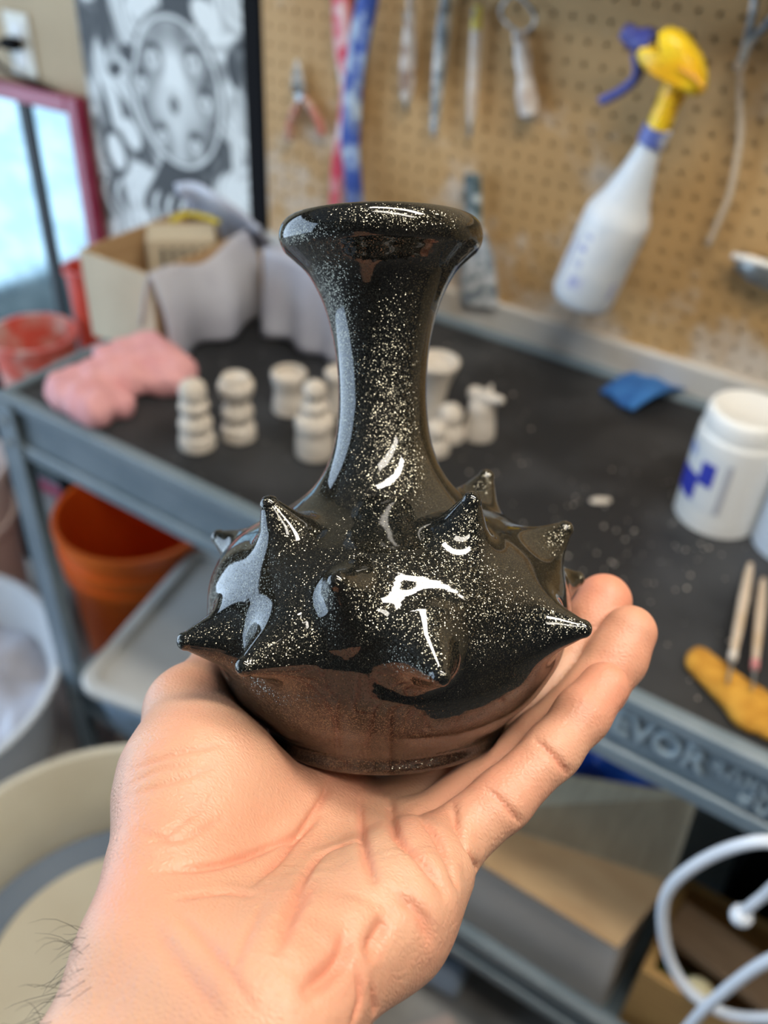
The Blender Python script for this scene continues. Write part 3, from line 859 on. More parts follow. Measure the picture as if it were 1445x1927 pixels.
rod_tool('paint_brush', 772, 25, 765, 185, [.005, .008, .0095, .011, .0105, .008], m_smear, 'clay-caked stubby brown brush hanging by the straps', 'brush', brush_tip)
def blade(t, d):
    b = BM(); tube(b, [d*.12, d*-.08, d*-.16], [.007, .005, .0015], 8, flat=.25, up=(0, 1, 0)); obj('blade', b, m_grey, t)
    b = BM(); tube(b, [d*1.0, d*1.35], [.007, .006], 10); obj('shank', b, m_smear2, t)
rod_tool('trimming_knife', 838, 5, 818, 225, [.0075, .009, .009, .0085, .007, .006], m_smear2, 'long clay-greyed trimming knife on the pegboard', 'knife', blade)
def yellow_end(t, d):
    b = BM(); tube(b, [d*.82, d*1.02], [.0072, .006], 12); obj('yellow_band', b, mat('yellow_paint', (.62, .52, .10), .5), t)
    b = BM(); tube(b, [d*.05, d*-.16], [.006, .004], 8, flat=.5); obj('loop_end', b, m_smear2, t)
rod_tool('loop_tool', 899, 15, 886, 225, [.0055, .007, .0068, .0068, .007, .005], mat('chalky_wood', (.60, .50, .40), .7, col2=(.68, .62, .56), nscale=50), 'pale wooden loop tool with a yellow band at its top', 'pottery tool', yellow_end)
def wire_head(t, d):
    for s in (-1, 1):
        b = BM(); dd = d.length
        tube(b, catmull([d*.98, d*1.08+Vector((s*.018, 0, 0)), d*1.22+Vector((s*.024, 0, 0)), d*1.40+Vector((s*.008, 0, 0)), d*1.42], 5), .0022, 6); obj('wire_loop', b, m_smear2, t, smooth=True)
    b = BM(); tube(b, [d*.05, d*-.06], [.009, .007], 10); obj('end_cap', b, m_grey, t)
rod_tool('clay_whisk', 978, 60, 995, 215, [.0095, .0085, .011, .0095, .0125, .014, .012], mat('caked_wood', (.50, .42, .36), .75, col2=(.70, .66, .62), nscale=55, lo=.4, hi=.6), 'thick-handled wire clay tool with loops at its head', 'pottery tool', wire_head)
def flat_brush():
    y = PF-.02; t, o0 = peg_thing('scraper', 903, 565, y, 'dusty flat scraper hanging low behind the dark vase rim', 'scraper', 'pottery tools on the pegboard')
    L = lambda u, v: P2(u, v, y)-o0
    b = BM(); tube(b, [L(888, 328), L(890, 360), L(893, 430)], [.013, .014, .012], 10, flat=.5, up=(0, 1, 0)); obj('handle', b, mat('dark_teal_grip', (.06, .10, .11), .6, col2=(.5, .55, .55), nscale=50, lo=.5, hi=.65), t, auto=.9)
    b = BM(); tube(b, [L(893, 430), L(897, 480), L(903, 575)], [.014, .028, .032], 12, flat=.12, up=(0, 1, 0)); obj('blade', b, m_smear2, t, auto=.9)
flat_brush()
# clay-cutting wire with toggle
def cutter():
    y = PF-.02; t, o0 = peg_thing('clay_cutter', 1335, 455, y, 'thin clay-cutting wire with pale cord hanging from a wire frame', 'clay cutter', 'pottery tools on the pegboard')
    L = lambda u, v: P2(u, v, y)-o0
    b = BM(); tube(b, catmull([L(1393, 125), L(1393, 190), L(1394, 250), L(1385, 310), L(1372, 370), L(1350, 420), L(1332, 462)], 6), .0038, 8); obj('cord', b, mat('pale_cord', (.58, .48, .36), .8), t, smooth=True)
    for us in (((1392, 125), (1405, 78), (1418, 20), (1424, -30)), ((1394, 122), (1410, 82), (1440, 50), (1470, 20))):
        b = BM(); tube(b, catmull([L(*q) for q in us], 5), [.0045]*16, 8); obj('wire_arm', b, m_smear2, t, smooth=True)
    b = BM(); ball(b, L(1392, 124), .007, 2); obj('knot', b, m_clay, t, smooth=True)
cutter()
def rib():
    y = PF-.02; t, o0 = peg_thing('metal_rib', 1410, 500, y, 'grey metal rib tool with a white edge at the right of the pegboard', 'pottery tool', 'pottery tools on the pegboard')
    L = lambda u, v: P2(u, v, y)-o0
    b = BM(); tube(b, [L(1378, 480), L(1410, 488), L(1470, 505)], [.006, .008, .007], 10, flat=.6); obj('edge', b, m_white, t, smooth=True)
    b = BM(); tube(b, [L(1385, 494), L(1420, 508), L(1475, 535)], [.008, .016, .016], 12, flat=.4, up=(0, 1, 0)); obj('plate', b, m_grey, t, smooth=True)
rib()
# spray bottle hung by its trigger
def spray():
    y = 1.105
    A, Cc, Nt, Hd = P2(1093, 562, y), P2(1230, 258, y), P2(1262, 185, y), P2(1290, 112, y)
    ax = (Cc-A).normalized(); Lb = (Cc-A).length
    t = empty('spray_bottle', A, 'white spray bottle with yellow head and blue trigger hanging on the pegboard', 'spray bottle')
    rot = ax.to_track_quat('Z', 'Y').to_matrix().to_4x4()
    k = Lb/.245
    b = BM(); lathe(b, sm_prof([(0, 0), (.038, 0), (.044, .006), (.046, .02), (.046, .08), (.046, .125), (.0435, .14), (.034, .160), (.026, .185), (.019, .215), (.0155, .236), (.0155, .245)], 4), 40, mtx=rot @ Matrix.Scale(k, 4))
    body = obj('bottle', b, mat('milky_bottle', (.74, .77, .79), .35, col2=(.60, .66, .72), nscale=14, sss=.0), t, auto=1.0)
    # faded blue print and measuring marks
    mp = mat('faded_blue_print', (.34, .38, .62), .5, col2=(.60, .64, .72), nscale=60, lo=.4, hi=.6)
    R_ = .0463*k
    def patch(a0, a1, z0, z1, nm='printed_mark'):
        b = BM(); n = 8; rows = []
        for i in range(n+1):
            a = a0+(a1-a0)*i/n
            rows.append([b.verts.new(rot @ Vector((R_*math.cos(a), R_*math.sin(a), z*k))) for z in (z0, z1)])
        for r0, r1 in zip(rows[:-1], rows[1:]): b.faces.new((r0[0], r1[0], r1[1], r0[1]))
        obj(nm, b, mp, body, smooth=True)
    inv = rot.to_3x3().inverted()
    vd = inv @ (Vector(CAM)-A); a_c = math.atan2(vd.y, vd.x)
    for (da, wa, z0, z1) in ((-.55, .25, .105, .113), (-.6, .25, .085, .094), (-.55, .3, .062, .074), (-.35, .5, .030, .052), (.85, .2, .03, .055), (-1.0, .12, .03, .10)):
        patch(a_c-da*-1-wa/2, a_c-da*-1+wa/2, z0, z1)
    b = BM(); lathe(b, [(.017, .236), (.0185, .237), (.0185, .258), (.014, .259), (0, .259)], 28, mtx=rot @ Matrix.Scale(k, 4)); obj('collar', b, mat('blue_plastic', (.10, .14, .42), .4, col2=(.55, .60, .70), nscale=40, lo=.5, hi=.62), t, auto=.8)
    my = mat('yellow_plastic_head', (.86, .60, .02), .35, col2=(.80, .42, .01), nscale=20, lo=.5, hi=.65)
    L = lambda u, v, dy=0: P2(u, v, y+dy)-A
    b = BM(); tube(b, catmull([L(1236, 245), L(1252, 208), L(1268, 172), L(1278, 150)], 5), [.0150]*8+[.0165]*8, 14, flat=.9); obj('neck', b, my, t, auto=.9)
    # head shroud: a rounded wedge with a notch at its front
    b = BM()
    out = [(1262, 52), (1282, 60), (1302, 84), (1318, 112), (1327, 145), (1326, 165), (1314, 176), (1286, 164), (1262, 152), (1236, 138), (1214, 116), (1207, 98), (1214, 86), (1230, 84), (1246, 92), (1256, 92), (1250, 76), (1249, 58)]
    pts = [L(u, v) for u, v in out]
    front = [b.verts.new(p+Vector((0, -.022, 0))*.8) for p in pts]; cen = sum(pts, Vector())/len(pts)
    mid = [b.verts.new(p+(p-cen)*.06) for p in pts]
    back = [b.verts.new(cen+(p-cen)*.9+Vector((0, .022, 0))) for p in pts]
    front2 = [b.verts.new(cen+(p-cen)*.8+Vector((0, -.024, 0))) for p in pts]
    n = len(pts)
    for r0, r1 in ((front2, front), (front, mid), (mid, back)):
        for i in range(n): b.faces.new((r0[i], r0[(i+1) % n], r1[(i+1) % n], r1[i]))
    b.faces.new(front2); b.faces.new(back[::-1])
    hd = obj('head_shroud', b, my, t, auto=.9)
    for kk in range(5):
        b = BM(); p0, p1 = L(1276+kk*7, 128+kk*4, -.026), L(1312+kk*3, 146+kk*5, -.024)
        tube(b, [p0, p1], [.0012, .0012], 6); obj('grip_ridge', b, mat('amber_plastic_%d' % kk, (.80, .36, .01), .4), hd)
    mb = mat('navy_plastic', (.045, .055, .25), .4, col2=(.07, .09, .33), nscale=20)
    b = BM(); tube(b, [L(1228, 82), L(1208, 78), L(1196, 80)], [.016, .0165, .014], 14, flat=.9); obj('pump_barrel', b, mb, t, auto=.9)
    b = BM(); tube(b, [L(1200, 80), L(1186, 66), L(1174, 58)], [.0115, .011, .009], 12); obj('nozzle', b, mb, t, auto=.9)
    b = BM(); tube(b, catmull([L(1198, 98), L(1202, 128), L(1194, 150), L(1168, 172), L(1132, 190)], 5), [.010]*8+[.0085]*8+[.0085]*5, 10, flat=.7); obj('trigger', b, mb, t, auto=.9)
    b = BM(); p = L(1206, 108); tube(b, [Vector((p.x, PF-A.y+.004, p.z)), p+Vector((0, -.006, .002))], [.003, .003], 8); obj('hook', b, m_grey, t)
spray()

# ------------------------------------------------------------------ the lower shelf
SZ = .235
def bucket(name, c, r0, r1, h, m, label, rings=(), handle=None):
    t = empty(name, c, label, 'bucket')
    prof = [(0, 0), (r0, 0)]
    for z in rings:
        r = r0+(r1-r0)*z/h; prof += [(r, z-.012), (r+.008, z-.010), (r+.008, z+.006), (r, z+.008)]
    prof += [(r1, h-.02), (r1+.006, h-.018), (r1+.006, h), (r1-.004, h), (r0-.004, .005), (0, .005)]
    b = BM(); lathe(b, prof, 56); obj('shell', b, m, t, auto=.5)
    if handle:
        b = BM(); tube(b, catmull([(r1*math.cos(a)*1.03, -r1*.25*math.sin(a)-r1*.9*math.sin(a), h*.82-.16*math.sin(a)) for a in [PI*q/8 for q in range(9)]], 4), .003, 6); obj('bail_handle', b, handle, t, smooth=True)
    return t
bucket('plastic_bucket', (-1.125, .915, 0), .128, .15, .37, m_orange, 'large bright orange plastic bucket behind the cart post', (.27, .31))
def tote():
    t = empty('storage_tote', (-.79, .775, SZ), 'shallow white plastic tote with a rimmed lid on the lower shelf', 'tote', rz=math.radians(12))
    m_t = mat('translucent_white', (.60, .60, .58), .4, col2=(.54, .53, .50), nscale=5)
    def rrect(hx, hy, r, z, n=6):
        pts = []
        for cx, cy, a0 in ((hx-r, hy-r, 0), (-hx+r, hy-r, PI/2), (-hx+r, -hy+r, PI), (hx-r, -hy+r, 1.5*PI)):
            for k in range(n+1): a = a0+k/n*PI/2; pts.append((cx+r*math.cos(a), cy+r*math.sin(a), z))
        return pts
    def loft(rows, cap=True):
        b = BM(); vv = [[b.verts.new(p) for p in r] for r in rows]; n = len(vv[0])
        for r0, r1 in zip(vv[:-1], vv[1:]):
            for i in range(n): b.faces.new((r0[i], r0[(i+1) % n], r1[(i+1) % n], r1[i]))
        b.faces.new(vv[0][::-1]); b.faces.new(vv[-1])
        return b
    obj('tub_body', loft([rrect(.13, .165, .03, 0), rrect(.142, .178, .032, .098)]), mat('blue_grey_plastic', (.30, .42, .55), .4), t, auto=.6)
    obj('lid', loft([rrect(.150, .186, .036, .096), rrect(.154, .19, .038, .100), rrect(.154, .19, .038, .112), rrect(.149, .185, .035, .117), rrect(.134, .17, .028, .117), rrect(.129, .165, .025, .107)]), m_t, t, auto=.5)
tote()
def low_box():
    t = empty('cardboard_carton', (-.17, .70, SZ), 'open cardboard carton with a raised flap on the lower shelf', 'box')
    o0 = Vector((-.17, .70, SZ)); L = lambda x, y, z: Vector((x, y, z))-o0
    def panel(nm, q, m, th=.004, lab=None):
        b = BM(); q = [Vector(p) for p in q]; nrm = (q[1]-q[0]).cross(q[3]-q[0]).normalized()*th
        a = [b.verts.new(p) for p in q]; c = [b.verts.new(p+nrm) for p in q]
        b.faces.new(a); b.faces.new(c[::-1])
        for i in range(4): b.faces.new((a[i], c[i], c[(i+1) % 4], a[(i+1) % 4]))
        o = obj(nm, b, m, t)
        if lab: o['label'] = lab
    mw = mat('white_lined_board', (.76, .72, .68), .7, col2=(.70, .66, .62), nscale=8)
    mo = mat('dusty_board', (.36, .30, .20), .8, col2=(.31, .255, .17), nscale=8, stretch=(14, 2, 2))
    panel('front_wall', [L(-.34, .640, .240), L(-.004, .640, .240), L(-.016, .640, .424), L(-.34, .640, .43)], mw, lab='whitish outer face of the carton')
    panel('side_wall', [L(-.004, .644, .240), L(.0, .80, .240), L(0, .80, .42), L(-.016, .644, .424)], mw)
    panel('side_wall', [L(-.34, .644, .240), L(-.34, .80, .240), L(-.34, .80, .42), L(-.34, .644, .424)], mw)
    panel('back_wall', [L(-.34, .80, .240), L(.0, .80, .240), L(.0, .80, .42), L(-.34, .80, .42)], mw)
    panel('bottom_panel', [L(-.336, .644, .237), L(-.004, .644, .237), L(0, .796, .237), L(-.336, .796, .237)], mw)
    panel('top_flap', [L(-.36, .612, .434), L(-.013, .612, .428), L(.010, .712, .452), L(-.33, .690, .440)], m_kraft, lab='plain brown kraft flap folded forward')
    panel('raised_flap', [L(-.27, .655, .432), L(.010, .714, .456), L(.0, .728, .607), L(-.24, .735, .468)], mo, lab='dull olive brown flap standing up')
low_box()
def blue_heap():
    c = np.array([-.13, .93, SZ])
    pr = [((-60, -20, 60), (30, 0, 70), 60, 56), ((20, 10, 130), (90, 0, 140), 50, 46), ((-50, 10, 190), (30, 10, 180), 44, 50)]
    def f(q):
        d = None
        for a, b_, r0, r1 in pr:
            e = rcone(q, a, b_, r0, r1); d = e if d is None else smin(d, e, 12)
        d = d+7*np.sin(q[:, 0]*.07+2*np.sin(q[:, 2]*.04))*np.sin(q[:, 2]*.06+q[:, 1]*.05)
        return np.maximum(d, .6-q[:, 2])
    V, Q = sdf_grid(f, (-150, -110, -6), (170, 110, 264), 6.0, slack=1.5)
    V[:, 2] -= V[:, 2].min()
    o = link('plastic_bag', mesh_np('plastic_bag', V/1000, Q), mat('royal_blue_film', (.02, .085, .40), .32, col2=(.04, .15, .55), nscale=12, bump=.4, bscale=30)); o.location = c
    tag(o, 'crumpled royal blue plastic bag behind the carton on the lower shelf', 'bag')
blue_heap()
b = BM(); box(b, -.12, .12, -.10, .10, 0, .30, .006)
for z in (.1, .2): box(b, -.122, .122, -.102, -.099, z, z+.01)
o = obj('black_crate', b, m_black); o.location = (.20, .95, SZ); tag(o, 'plain black crate at the back of the lower shelf', 'crate')
def plank(a, bq, wd, th, label, m):
    a, bq = Vector(a), Vector(bq); d = bq-a
    b = BM(); box(b, 0, d.length, -wd/2, wd/2, 0, th, .001)
    o = obj('wood_offcut', b, m); q = d.to_track_quat('X', 'Z'); o.rotation_euler = q.to_euler(); o.location = a
    return tag(o, label, 'wood', 'wood offcuts on the lower shelf')
m_ply = mat('brown_ply', (.32, .20, .11), .7, col2=(.26, .16, .085), nscale=8, stretch=(2, 16, 16))
plank((.03, .70, SZ+.165), (.34, .66, SZ+.16), .055, .018, 'thin dark brown wood offcut lying across the small timber tray', m_ply)
def tray():
    t = empty('timber_tray', (.17, .70, SZ), 'small honey-coloured timber tray beside the carton', 'tray')
    mw = mat('honey_timber', (.50, .30, .10), .6, col2=(.42, .24, .08), nscale=8, stretch=(2, 16, 16))
    for n, a in (('front_board', (-.15, .15, -.075, -.063, 0, .160)), ('back_board', (-.15, .15, .063, .075, 0, .160)), ('end_board', (-.15, -.138, -.063, .063, 0, .160)), ('end_board', (.138, .15, -.063, .063, 0, .160))):
        b = BM(); box(b, *a, .001); obj(n, b, mw, t)
    b = BM(); box(b, -.138, .138, -.063, .063, 0, .008); obj('bottom_board', b, mw, t)
tray()
b = BM(); ball(b, (0, 0, 0), .034, 3, (1.3, .9, .8))
o = obj('moss_sponge', b, mat('moss_green', (.10, .13, .015), .9, col2=(.16, .19, .03), nscale=60, bump=.6, bscale=200), smooth=True); o.location = (.075, .70, SZ+.036)
tag(o, 'moss green sponge lying in the timber tray', 'sponge')
b = BM(); ball(b, (0, 0, 0), .016, 2, (1.2, 1, .7))
o = obj('yellow_lump', b, mat('waxy_yellow', (.75, .66, .40), .5), smooth=True); o.location = (.085, .634, SZ+.1715)
tag(o, 'pale yellow waxy lump on the edge of the timber tray', 'wax')

# white cord looping in front of the cart
m_cord = mat('white_pvc', (.70, .74, .80), .35)
def cords():
    t = [(.30, .74, TZ+.006), (.22, .66, TZ+.008), (.15, .575, TZ+.014), (.09, .515, TZ+.022), (.054, .50, .868), (.024, .5, .815), (.008, .5, .747), (.02, .5, .684), (.046, .5, .636), (.077, .5, .620), (.108, .5, .634), (.150, .505, .69), (.165, .50, .76), (.135, .48, .80), (.100, .484, .765), (.078, .486, .653), (.070, .486, .56), (.06, .49, .40), (.05, .50, .2), (.04, .46, .03), (-.06, .40, .006), (-.22, .42, .006)]
    b = BM(); tube(b, catmull(t, 10), .0052, 10); o = obj('power_cord', b, m_cord, smooth=True); recenter(o)
    tag(o, 'white cord looping down in front of the cart to the floor', 'cord')
    t2 = [(.34, .70, TZ+.006), (.25, .60, TZ+.012), (.17, .545, TZ+.03), (.12, .51, TZ+.025), (.083, .50, .850), (.072, .5, .805), (.066, .5, .776)]
    b = BM(); tube(b, catmull(t2, 8), .0045, 10); e = empty('cord_end', (.066, .5, .765), 'short white cord hanging over the rail with a knobbed end', 'cord')
    o = obj('cord', b, m_cord, e, smooth=True); o.matrix_parent_inverse = Matrix.Translation((-.066, -.5, -.765))
    b = BM(); ball(b, (0, 0, .004), .0095, 3); obj('knob', b, m_cord, e, smooth=True)
cords()

# ------------------------------------------------------------------ the floor on the left: basins and buckets
def basin(c, r, h, label, m, name='basin'):
    t = empty(name, c, label, 'basin')
    b = BM(); lathe(b, [(0, 0), (r*.86, 0), (r*.97, h-.02), (r+.004, h-.012), (r+.010, h-.004), (r+.006, h), (r-.004, h-.002), (r*.95, h-.02), (r*.84, .008), (0, .008)], 72); obj('shell', b, m, t, auto=.6)
    return t
# pottery wheel with a big cream splash pan
def wheel():
    c = np.array([-.49, .27, 0.0])
    t = empty('pottery_wheel', c, 'large cream pottery wheel splash pan on a blue-grey base', 'pottery wheel')
    h0, h1, R = .33, .50, .235
    b = BM(); lathe(b, [(0, h0), (R*.93, h0), (R*.97, h1-.02), (R+.004, h1-.014), (R+.012, h1-.005), (R+.006, h1+.002), (R-.003, h1), (R*.945, h1-.02), (R*.915, h0+.012), (0, h0+.012)], 96); obj('splash_pan', b, m_cream, t, auto=.6)
    b = BM(); lathe(b, [(0, h0+.0122), (R*.9, h0+.0122), (R*.9, h0+.03), (0, h0+.03)], 72); obj('shaded_water', b, mat('shade_blue_water', (.16, .21, .29), .12, spec=.6), t, auto=.6)  # water ring, its blue-grey colour painting the shade on the pan floor
    b = BM(); lathe(b, [(0, h0+.03), (R*.66, h0+.03), (R*.66, h0+.055), (R*.64, h0+.062), (0, h0+.063)], 72); obj('wheel_head', b, m_cream, t, auto=.6)
    b = BM(); lathe(b, [(0, .05), (.15, .05), (.15, h0), (0, h0)], 40); obj('motor_housing', b, mat('blue_grey_enamel', (.16, .22, .30), .5), t, auto=.6)
    for a in (.5, 2.6, 4.7):
        b = BM(); cyl(b, (.14*math.cos(a), .14*math.sin(a), .12), (.21*math.cos(a), .21*math.sin(a), .0), .018, seg=12); obj('leg', b, m_steel, t, auto=.9)
wheel()
# white basin of crumpled plastic film
def film_basin():
    R, h = .262, .20
    c = np.array([-1.195, .425, .10])
    s = empty('step_stool', (c[0], c[1], 0), 'low dark step stool under the white basin', 'stool')
    b = BM(); box(b, -.16, .16, -.14, .14, .08, .10, .003); obj('top', b, m_dim, s)
    for x in (-.14, .14):
        b = BM(); box(b, x-.012, x+.012, -.13, .13, 0, .08); obj('side_panel', b, m_dim, s)
    basin(c, R, h, 'wide white basin heaped with crumpled plastic film', mat('white_basin', (.64, .66, .68), .4))
    n = 46; V = []; Fc = []
    for i in range(n+1):
        for j in range(n+1):
            x, y = (i/n*2-1), (j/n*2-1)
            # square to disc
            xx = x*math.sqrt(max(0, 1-y*y/2)); yy = y*math.sqrt(max(0, 1-x*x/2))
            rr = math.hypot(xx, yy)
            nz = noise.ridged_multi_fractal(Vector((xx*2.2, yy*2.2, 1.7)), 1.0, 2.1, 4, 1.0, 2.0)*.022+noise.noise(Vector((xx*3, yy*3, 5)))*.03
            V.append((xx*R*.90, yy*R*.90, max(.012, (.105+nz)*(1-.30*rr*rr)+.01)))
    for i in range(n):
        for j in range(n):
            a = i*(n+1)+j; Fc.append((a, a+n+1, a+n+2, a+1))
    me = bpy.data.meshes.new('plastic_film'); me.from_pydata(V, [], Fc); me.update()
    o = link('plastic_film', me, mat('pale_film', (.52, .55, .64), .3, col2=(.40, .38, .40), nscale=9, bump=.4, bscale=25), None, True)
    o.location = c
    tag(o, 'pale crumpled plastic film filling the white basin', 'plastic film')
film_basin()
# pale buckets left of the cart post
bucket('plastic_bucket', (-1.49, .735, 0), .12, .14, .42, mat('pinkish_white_plastic', (.64, .55, .52), .5), 'tall pinkish white plastic bucket left of the cart', (.3,), m_grey)
# scrap on the floor in front of the carton
def scraps():
    for (x, y, rz, sx, sy, sz, m, lab) in ((-.42, .53, .3, .20, .11, .05, mat('grey_slab', (.40, .40, .38), .8), 'grey wrapped clay slab on the floor before the cart'),
                                            (-.20, .515, .9, .15, .10, .045, mat('pink_grey_slab', (.52, .42, .38), .8), 'pinkish grey clay slab on the floor before the cart')):
        b = BM(); vv = box(b, -sx/2, sx/2, -sy/2, sy/2, 0, sz, .012)
        o = obj('clay_slab', b, m, auto=.8); o.location = (x, y, 0); o.rotation_euler.z = rz; tag(o, lab, 'clay', 'clay slabs on the floor')
    b = BM(); tube(b, catmull([(-.11, 0, .035), (-.05, .012, .042), (.02, -.008, .04), (.10, .006, .03)], 6), [.03]*5+[.04]*9+[.03]*5, 14)
    o = obj('film_roll', b, mat('blue_white_film', (.38, .46, .56), .3), smooth=True); o.location = (-.30, .66, .005); o.rotation_euler.z = -.1
    recenter_z = min((o.matrix_basis @ v.co).z for v in o.data.vertices); o.location.z -= recenter_z
    tag(o, 'loose roll of bluish plastic film on the floor under the cart', 'plastic film')
scraps()

# ------------------------------------------------------------------ the vase (camera-frame millimetres)
TIL = math.radians(-7)
AX = np.array([-.008, math.cos(TIL), math.sin(TIL)]); AX /= np.linalg.norm(AX)
VB = np.array([.4, -68.0, 279.0])
PROF = [(0, 0), (30, 0), (33.6, .4), (35.3, 2.2), (35.6, 4.6), (36.4, 6.2), (41.5, 11.5), (47.5, 18.5), (52, 28), (54, 39), (52.6, 49), (48.6, 57), (42.5, 63), (35, 67.2), (27.6, 71), (21.6, 75.5), (17.4, 81), (14.6, 88), (13.2, 96), (12.8, 104),
        (13.3, 114), (14.9, 123), (17.4, 131), (21.3, 138.2), (25.6, 142.4), (28.0, 144.6), (29.2, 147.8), (28.6, 151), (26.4, 153), (23.8, 152), (20.5, 148), (16, 139), (12.5, 128), (10.8, 112), (10.6, 98), (0, 92)]
def lathe_table():
    pts = np.array(catmull(PROF[1:-1], 6)); pts = np.concatenate([[PROF[0]], pts, [PROF[-1]]])
    step = .3; rr = np.arange(0, 84, step); tt = np.arange(-24, 180, step)
    Rg, Tg = np.meshgrid(rr, tt, indexing='ij'); q = np.stack([Rg.ravel(), Tg.ravel()], 1)
    d = np.full(len(q), 1e9); ins = np.zeros(len(q), bool)
    for a, c in zip(pts[:-1], pts[1:]):
        ab = c-a; L = ab@ab
        if L < 1e-9: continue
        t = np.clip(((q-a)@ab)/L, 0, 1)
        d = np.minimum(d, ((q-a-t[:, None]*ab)**2).sum(1))
        cr = ((a[1] > q[:, 1]) != (c[1] > q[:, 1]))
        if cr.any() and abs(ab[1]) > 1e-12:
            xi = a[0]+(q[:, 1]-a[1])/ab[1]*ab[0]
            ins ^= cr & (q[:, 0] < xi)
    d = np.sqrt(d); d[ins] *= -1
    return d.reshape(Rg.shape), step
LT, LSTEP = lathe_table()
EX = np.array([1, 0, 0.0]); EX -= AX*(EX@AX); EX /= np.linalg.norm(EX); EZ = np.cross(EX, AX)
def vase_local(p):
    q = p-VB; return q@EX, q@AX, q@EZ
def lathe_sdf(p):
    x, t, z = vase_local(p)
    ang = np.arctan2(z, x)
    bulge = np.exp(-((t-38)/24)**2)
    r = np.sqrt((x-1.5*bulge)**2+z*z)
    r = r-.35*np.sin(2*ang+.6)-.25*np.sin(3*ang+t*.06)*bulge-.12*np.sin(t*.55)*bulge
    i = np.clip(r/LSTEP, 0, LT.shape[0]-2); j = np.clip((t+24)/LSTEP, 0, LT.shape[1]-2)
    i0 = i.astype(int); j0 = j.astype(int); fi = i-i0; fj = j-j0
    return (LT[i0, j0]*(1-fi)*(1-fj)+LT[i0+1, j0]*fi*(1-fj)+LT[i0, j0+1]*(1-fi)*fj+LT[i0+1, j0+1]*fi*fj)
CB = VB+AX*36
SPIKES = []
def spike(u, v, far=False, length=15.0, lean=(0, 0, 0), base_r=10.6, tip=None):
    "tip seen at (u, v), on an ellipsoid that lies 'length' outside the belly"
    a, bb = 54+length, 41+length
    d = P(u, v, 1.0); d = d/np.linalg.norm(d)
    S = lambda q: np.array([(q@EX)/a, (q@AX)/bb, (q@EZ)/a])
    o, dd = S(-CB), S(d)
    A_, B_, C_ = dd@dd, o@dd, o@o-1
    disc = B_*B_-A_*C_
    t = -B_/A_ if disc < 0 else (-B_+(1 if far else -1)*math.sqrt(disc))/A_
    tip = d*t
    q = tip-CB
    n = EX*(q@EX)/a**2+AX*(q@AX)/bb**2+EZ*(q@EZ)/a**2; n /= np.linalg.norm(n)
    n = n+np.array(lean); n /= np.linalg.norm(n)
    base = tip-n*(length+4)
    SPIKES.append((base, tip-n*2.6, base_r, 2.6))
spike(499, 934, length=12.5, lean=(-.10, .35, 0))
spike(400, 1004, far=True, length=12, lean=(-.2, 0, 0))
spike(332, 1208, length=12.5, lean=(-.3, -.05, 0))
spike(446, 1262, length=12, lean=(-.30, -.25, 0))
spike(628, 1084, length=10.5, lean=(-.18, .22, 0))
spike(836, 1284, length=12, lean=(.10, -.32, 0))
spike(893, 926, length=12.5, lean=(.05, .45, 0))
spike(921, 884, far=True, length=12, lean=(.1, .3, 0))
spike(1075, 985, far=False, length=12.5, lean=(.25, .25, .2))
spike(1114, 1184, length=12.5, lean=(.35, -.05, 0))
spike(1098, 1086, far=True, length=11.5, lean=(.2, 0, .2))
spike(760, 1010, far=True, length=12)
spike(600, 960, far=True, length=12)
spike(560, 1190, far=True, length=12)
spike(860, 1130, far=True, length=12)
def vase_sdf(p):
    d = lathe_sdf(p)
    for a, c, ra, rb in SPIKES:
        n = (np.array(c)-a); 
        e = rcone(p, a, c, ra, rb)
        d = smin(d, e, 5.0)
    return d
glaze = bpy.data.materials.new('black_glitter_glaze'); glaze.use_nodes = True
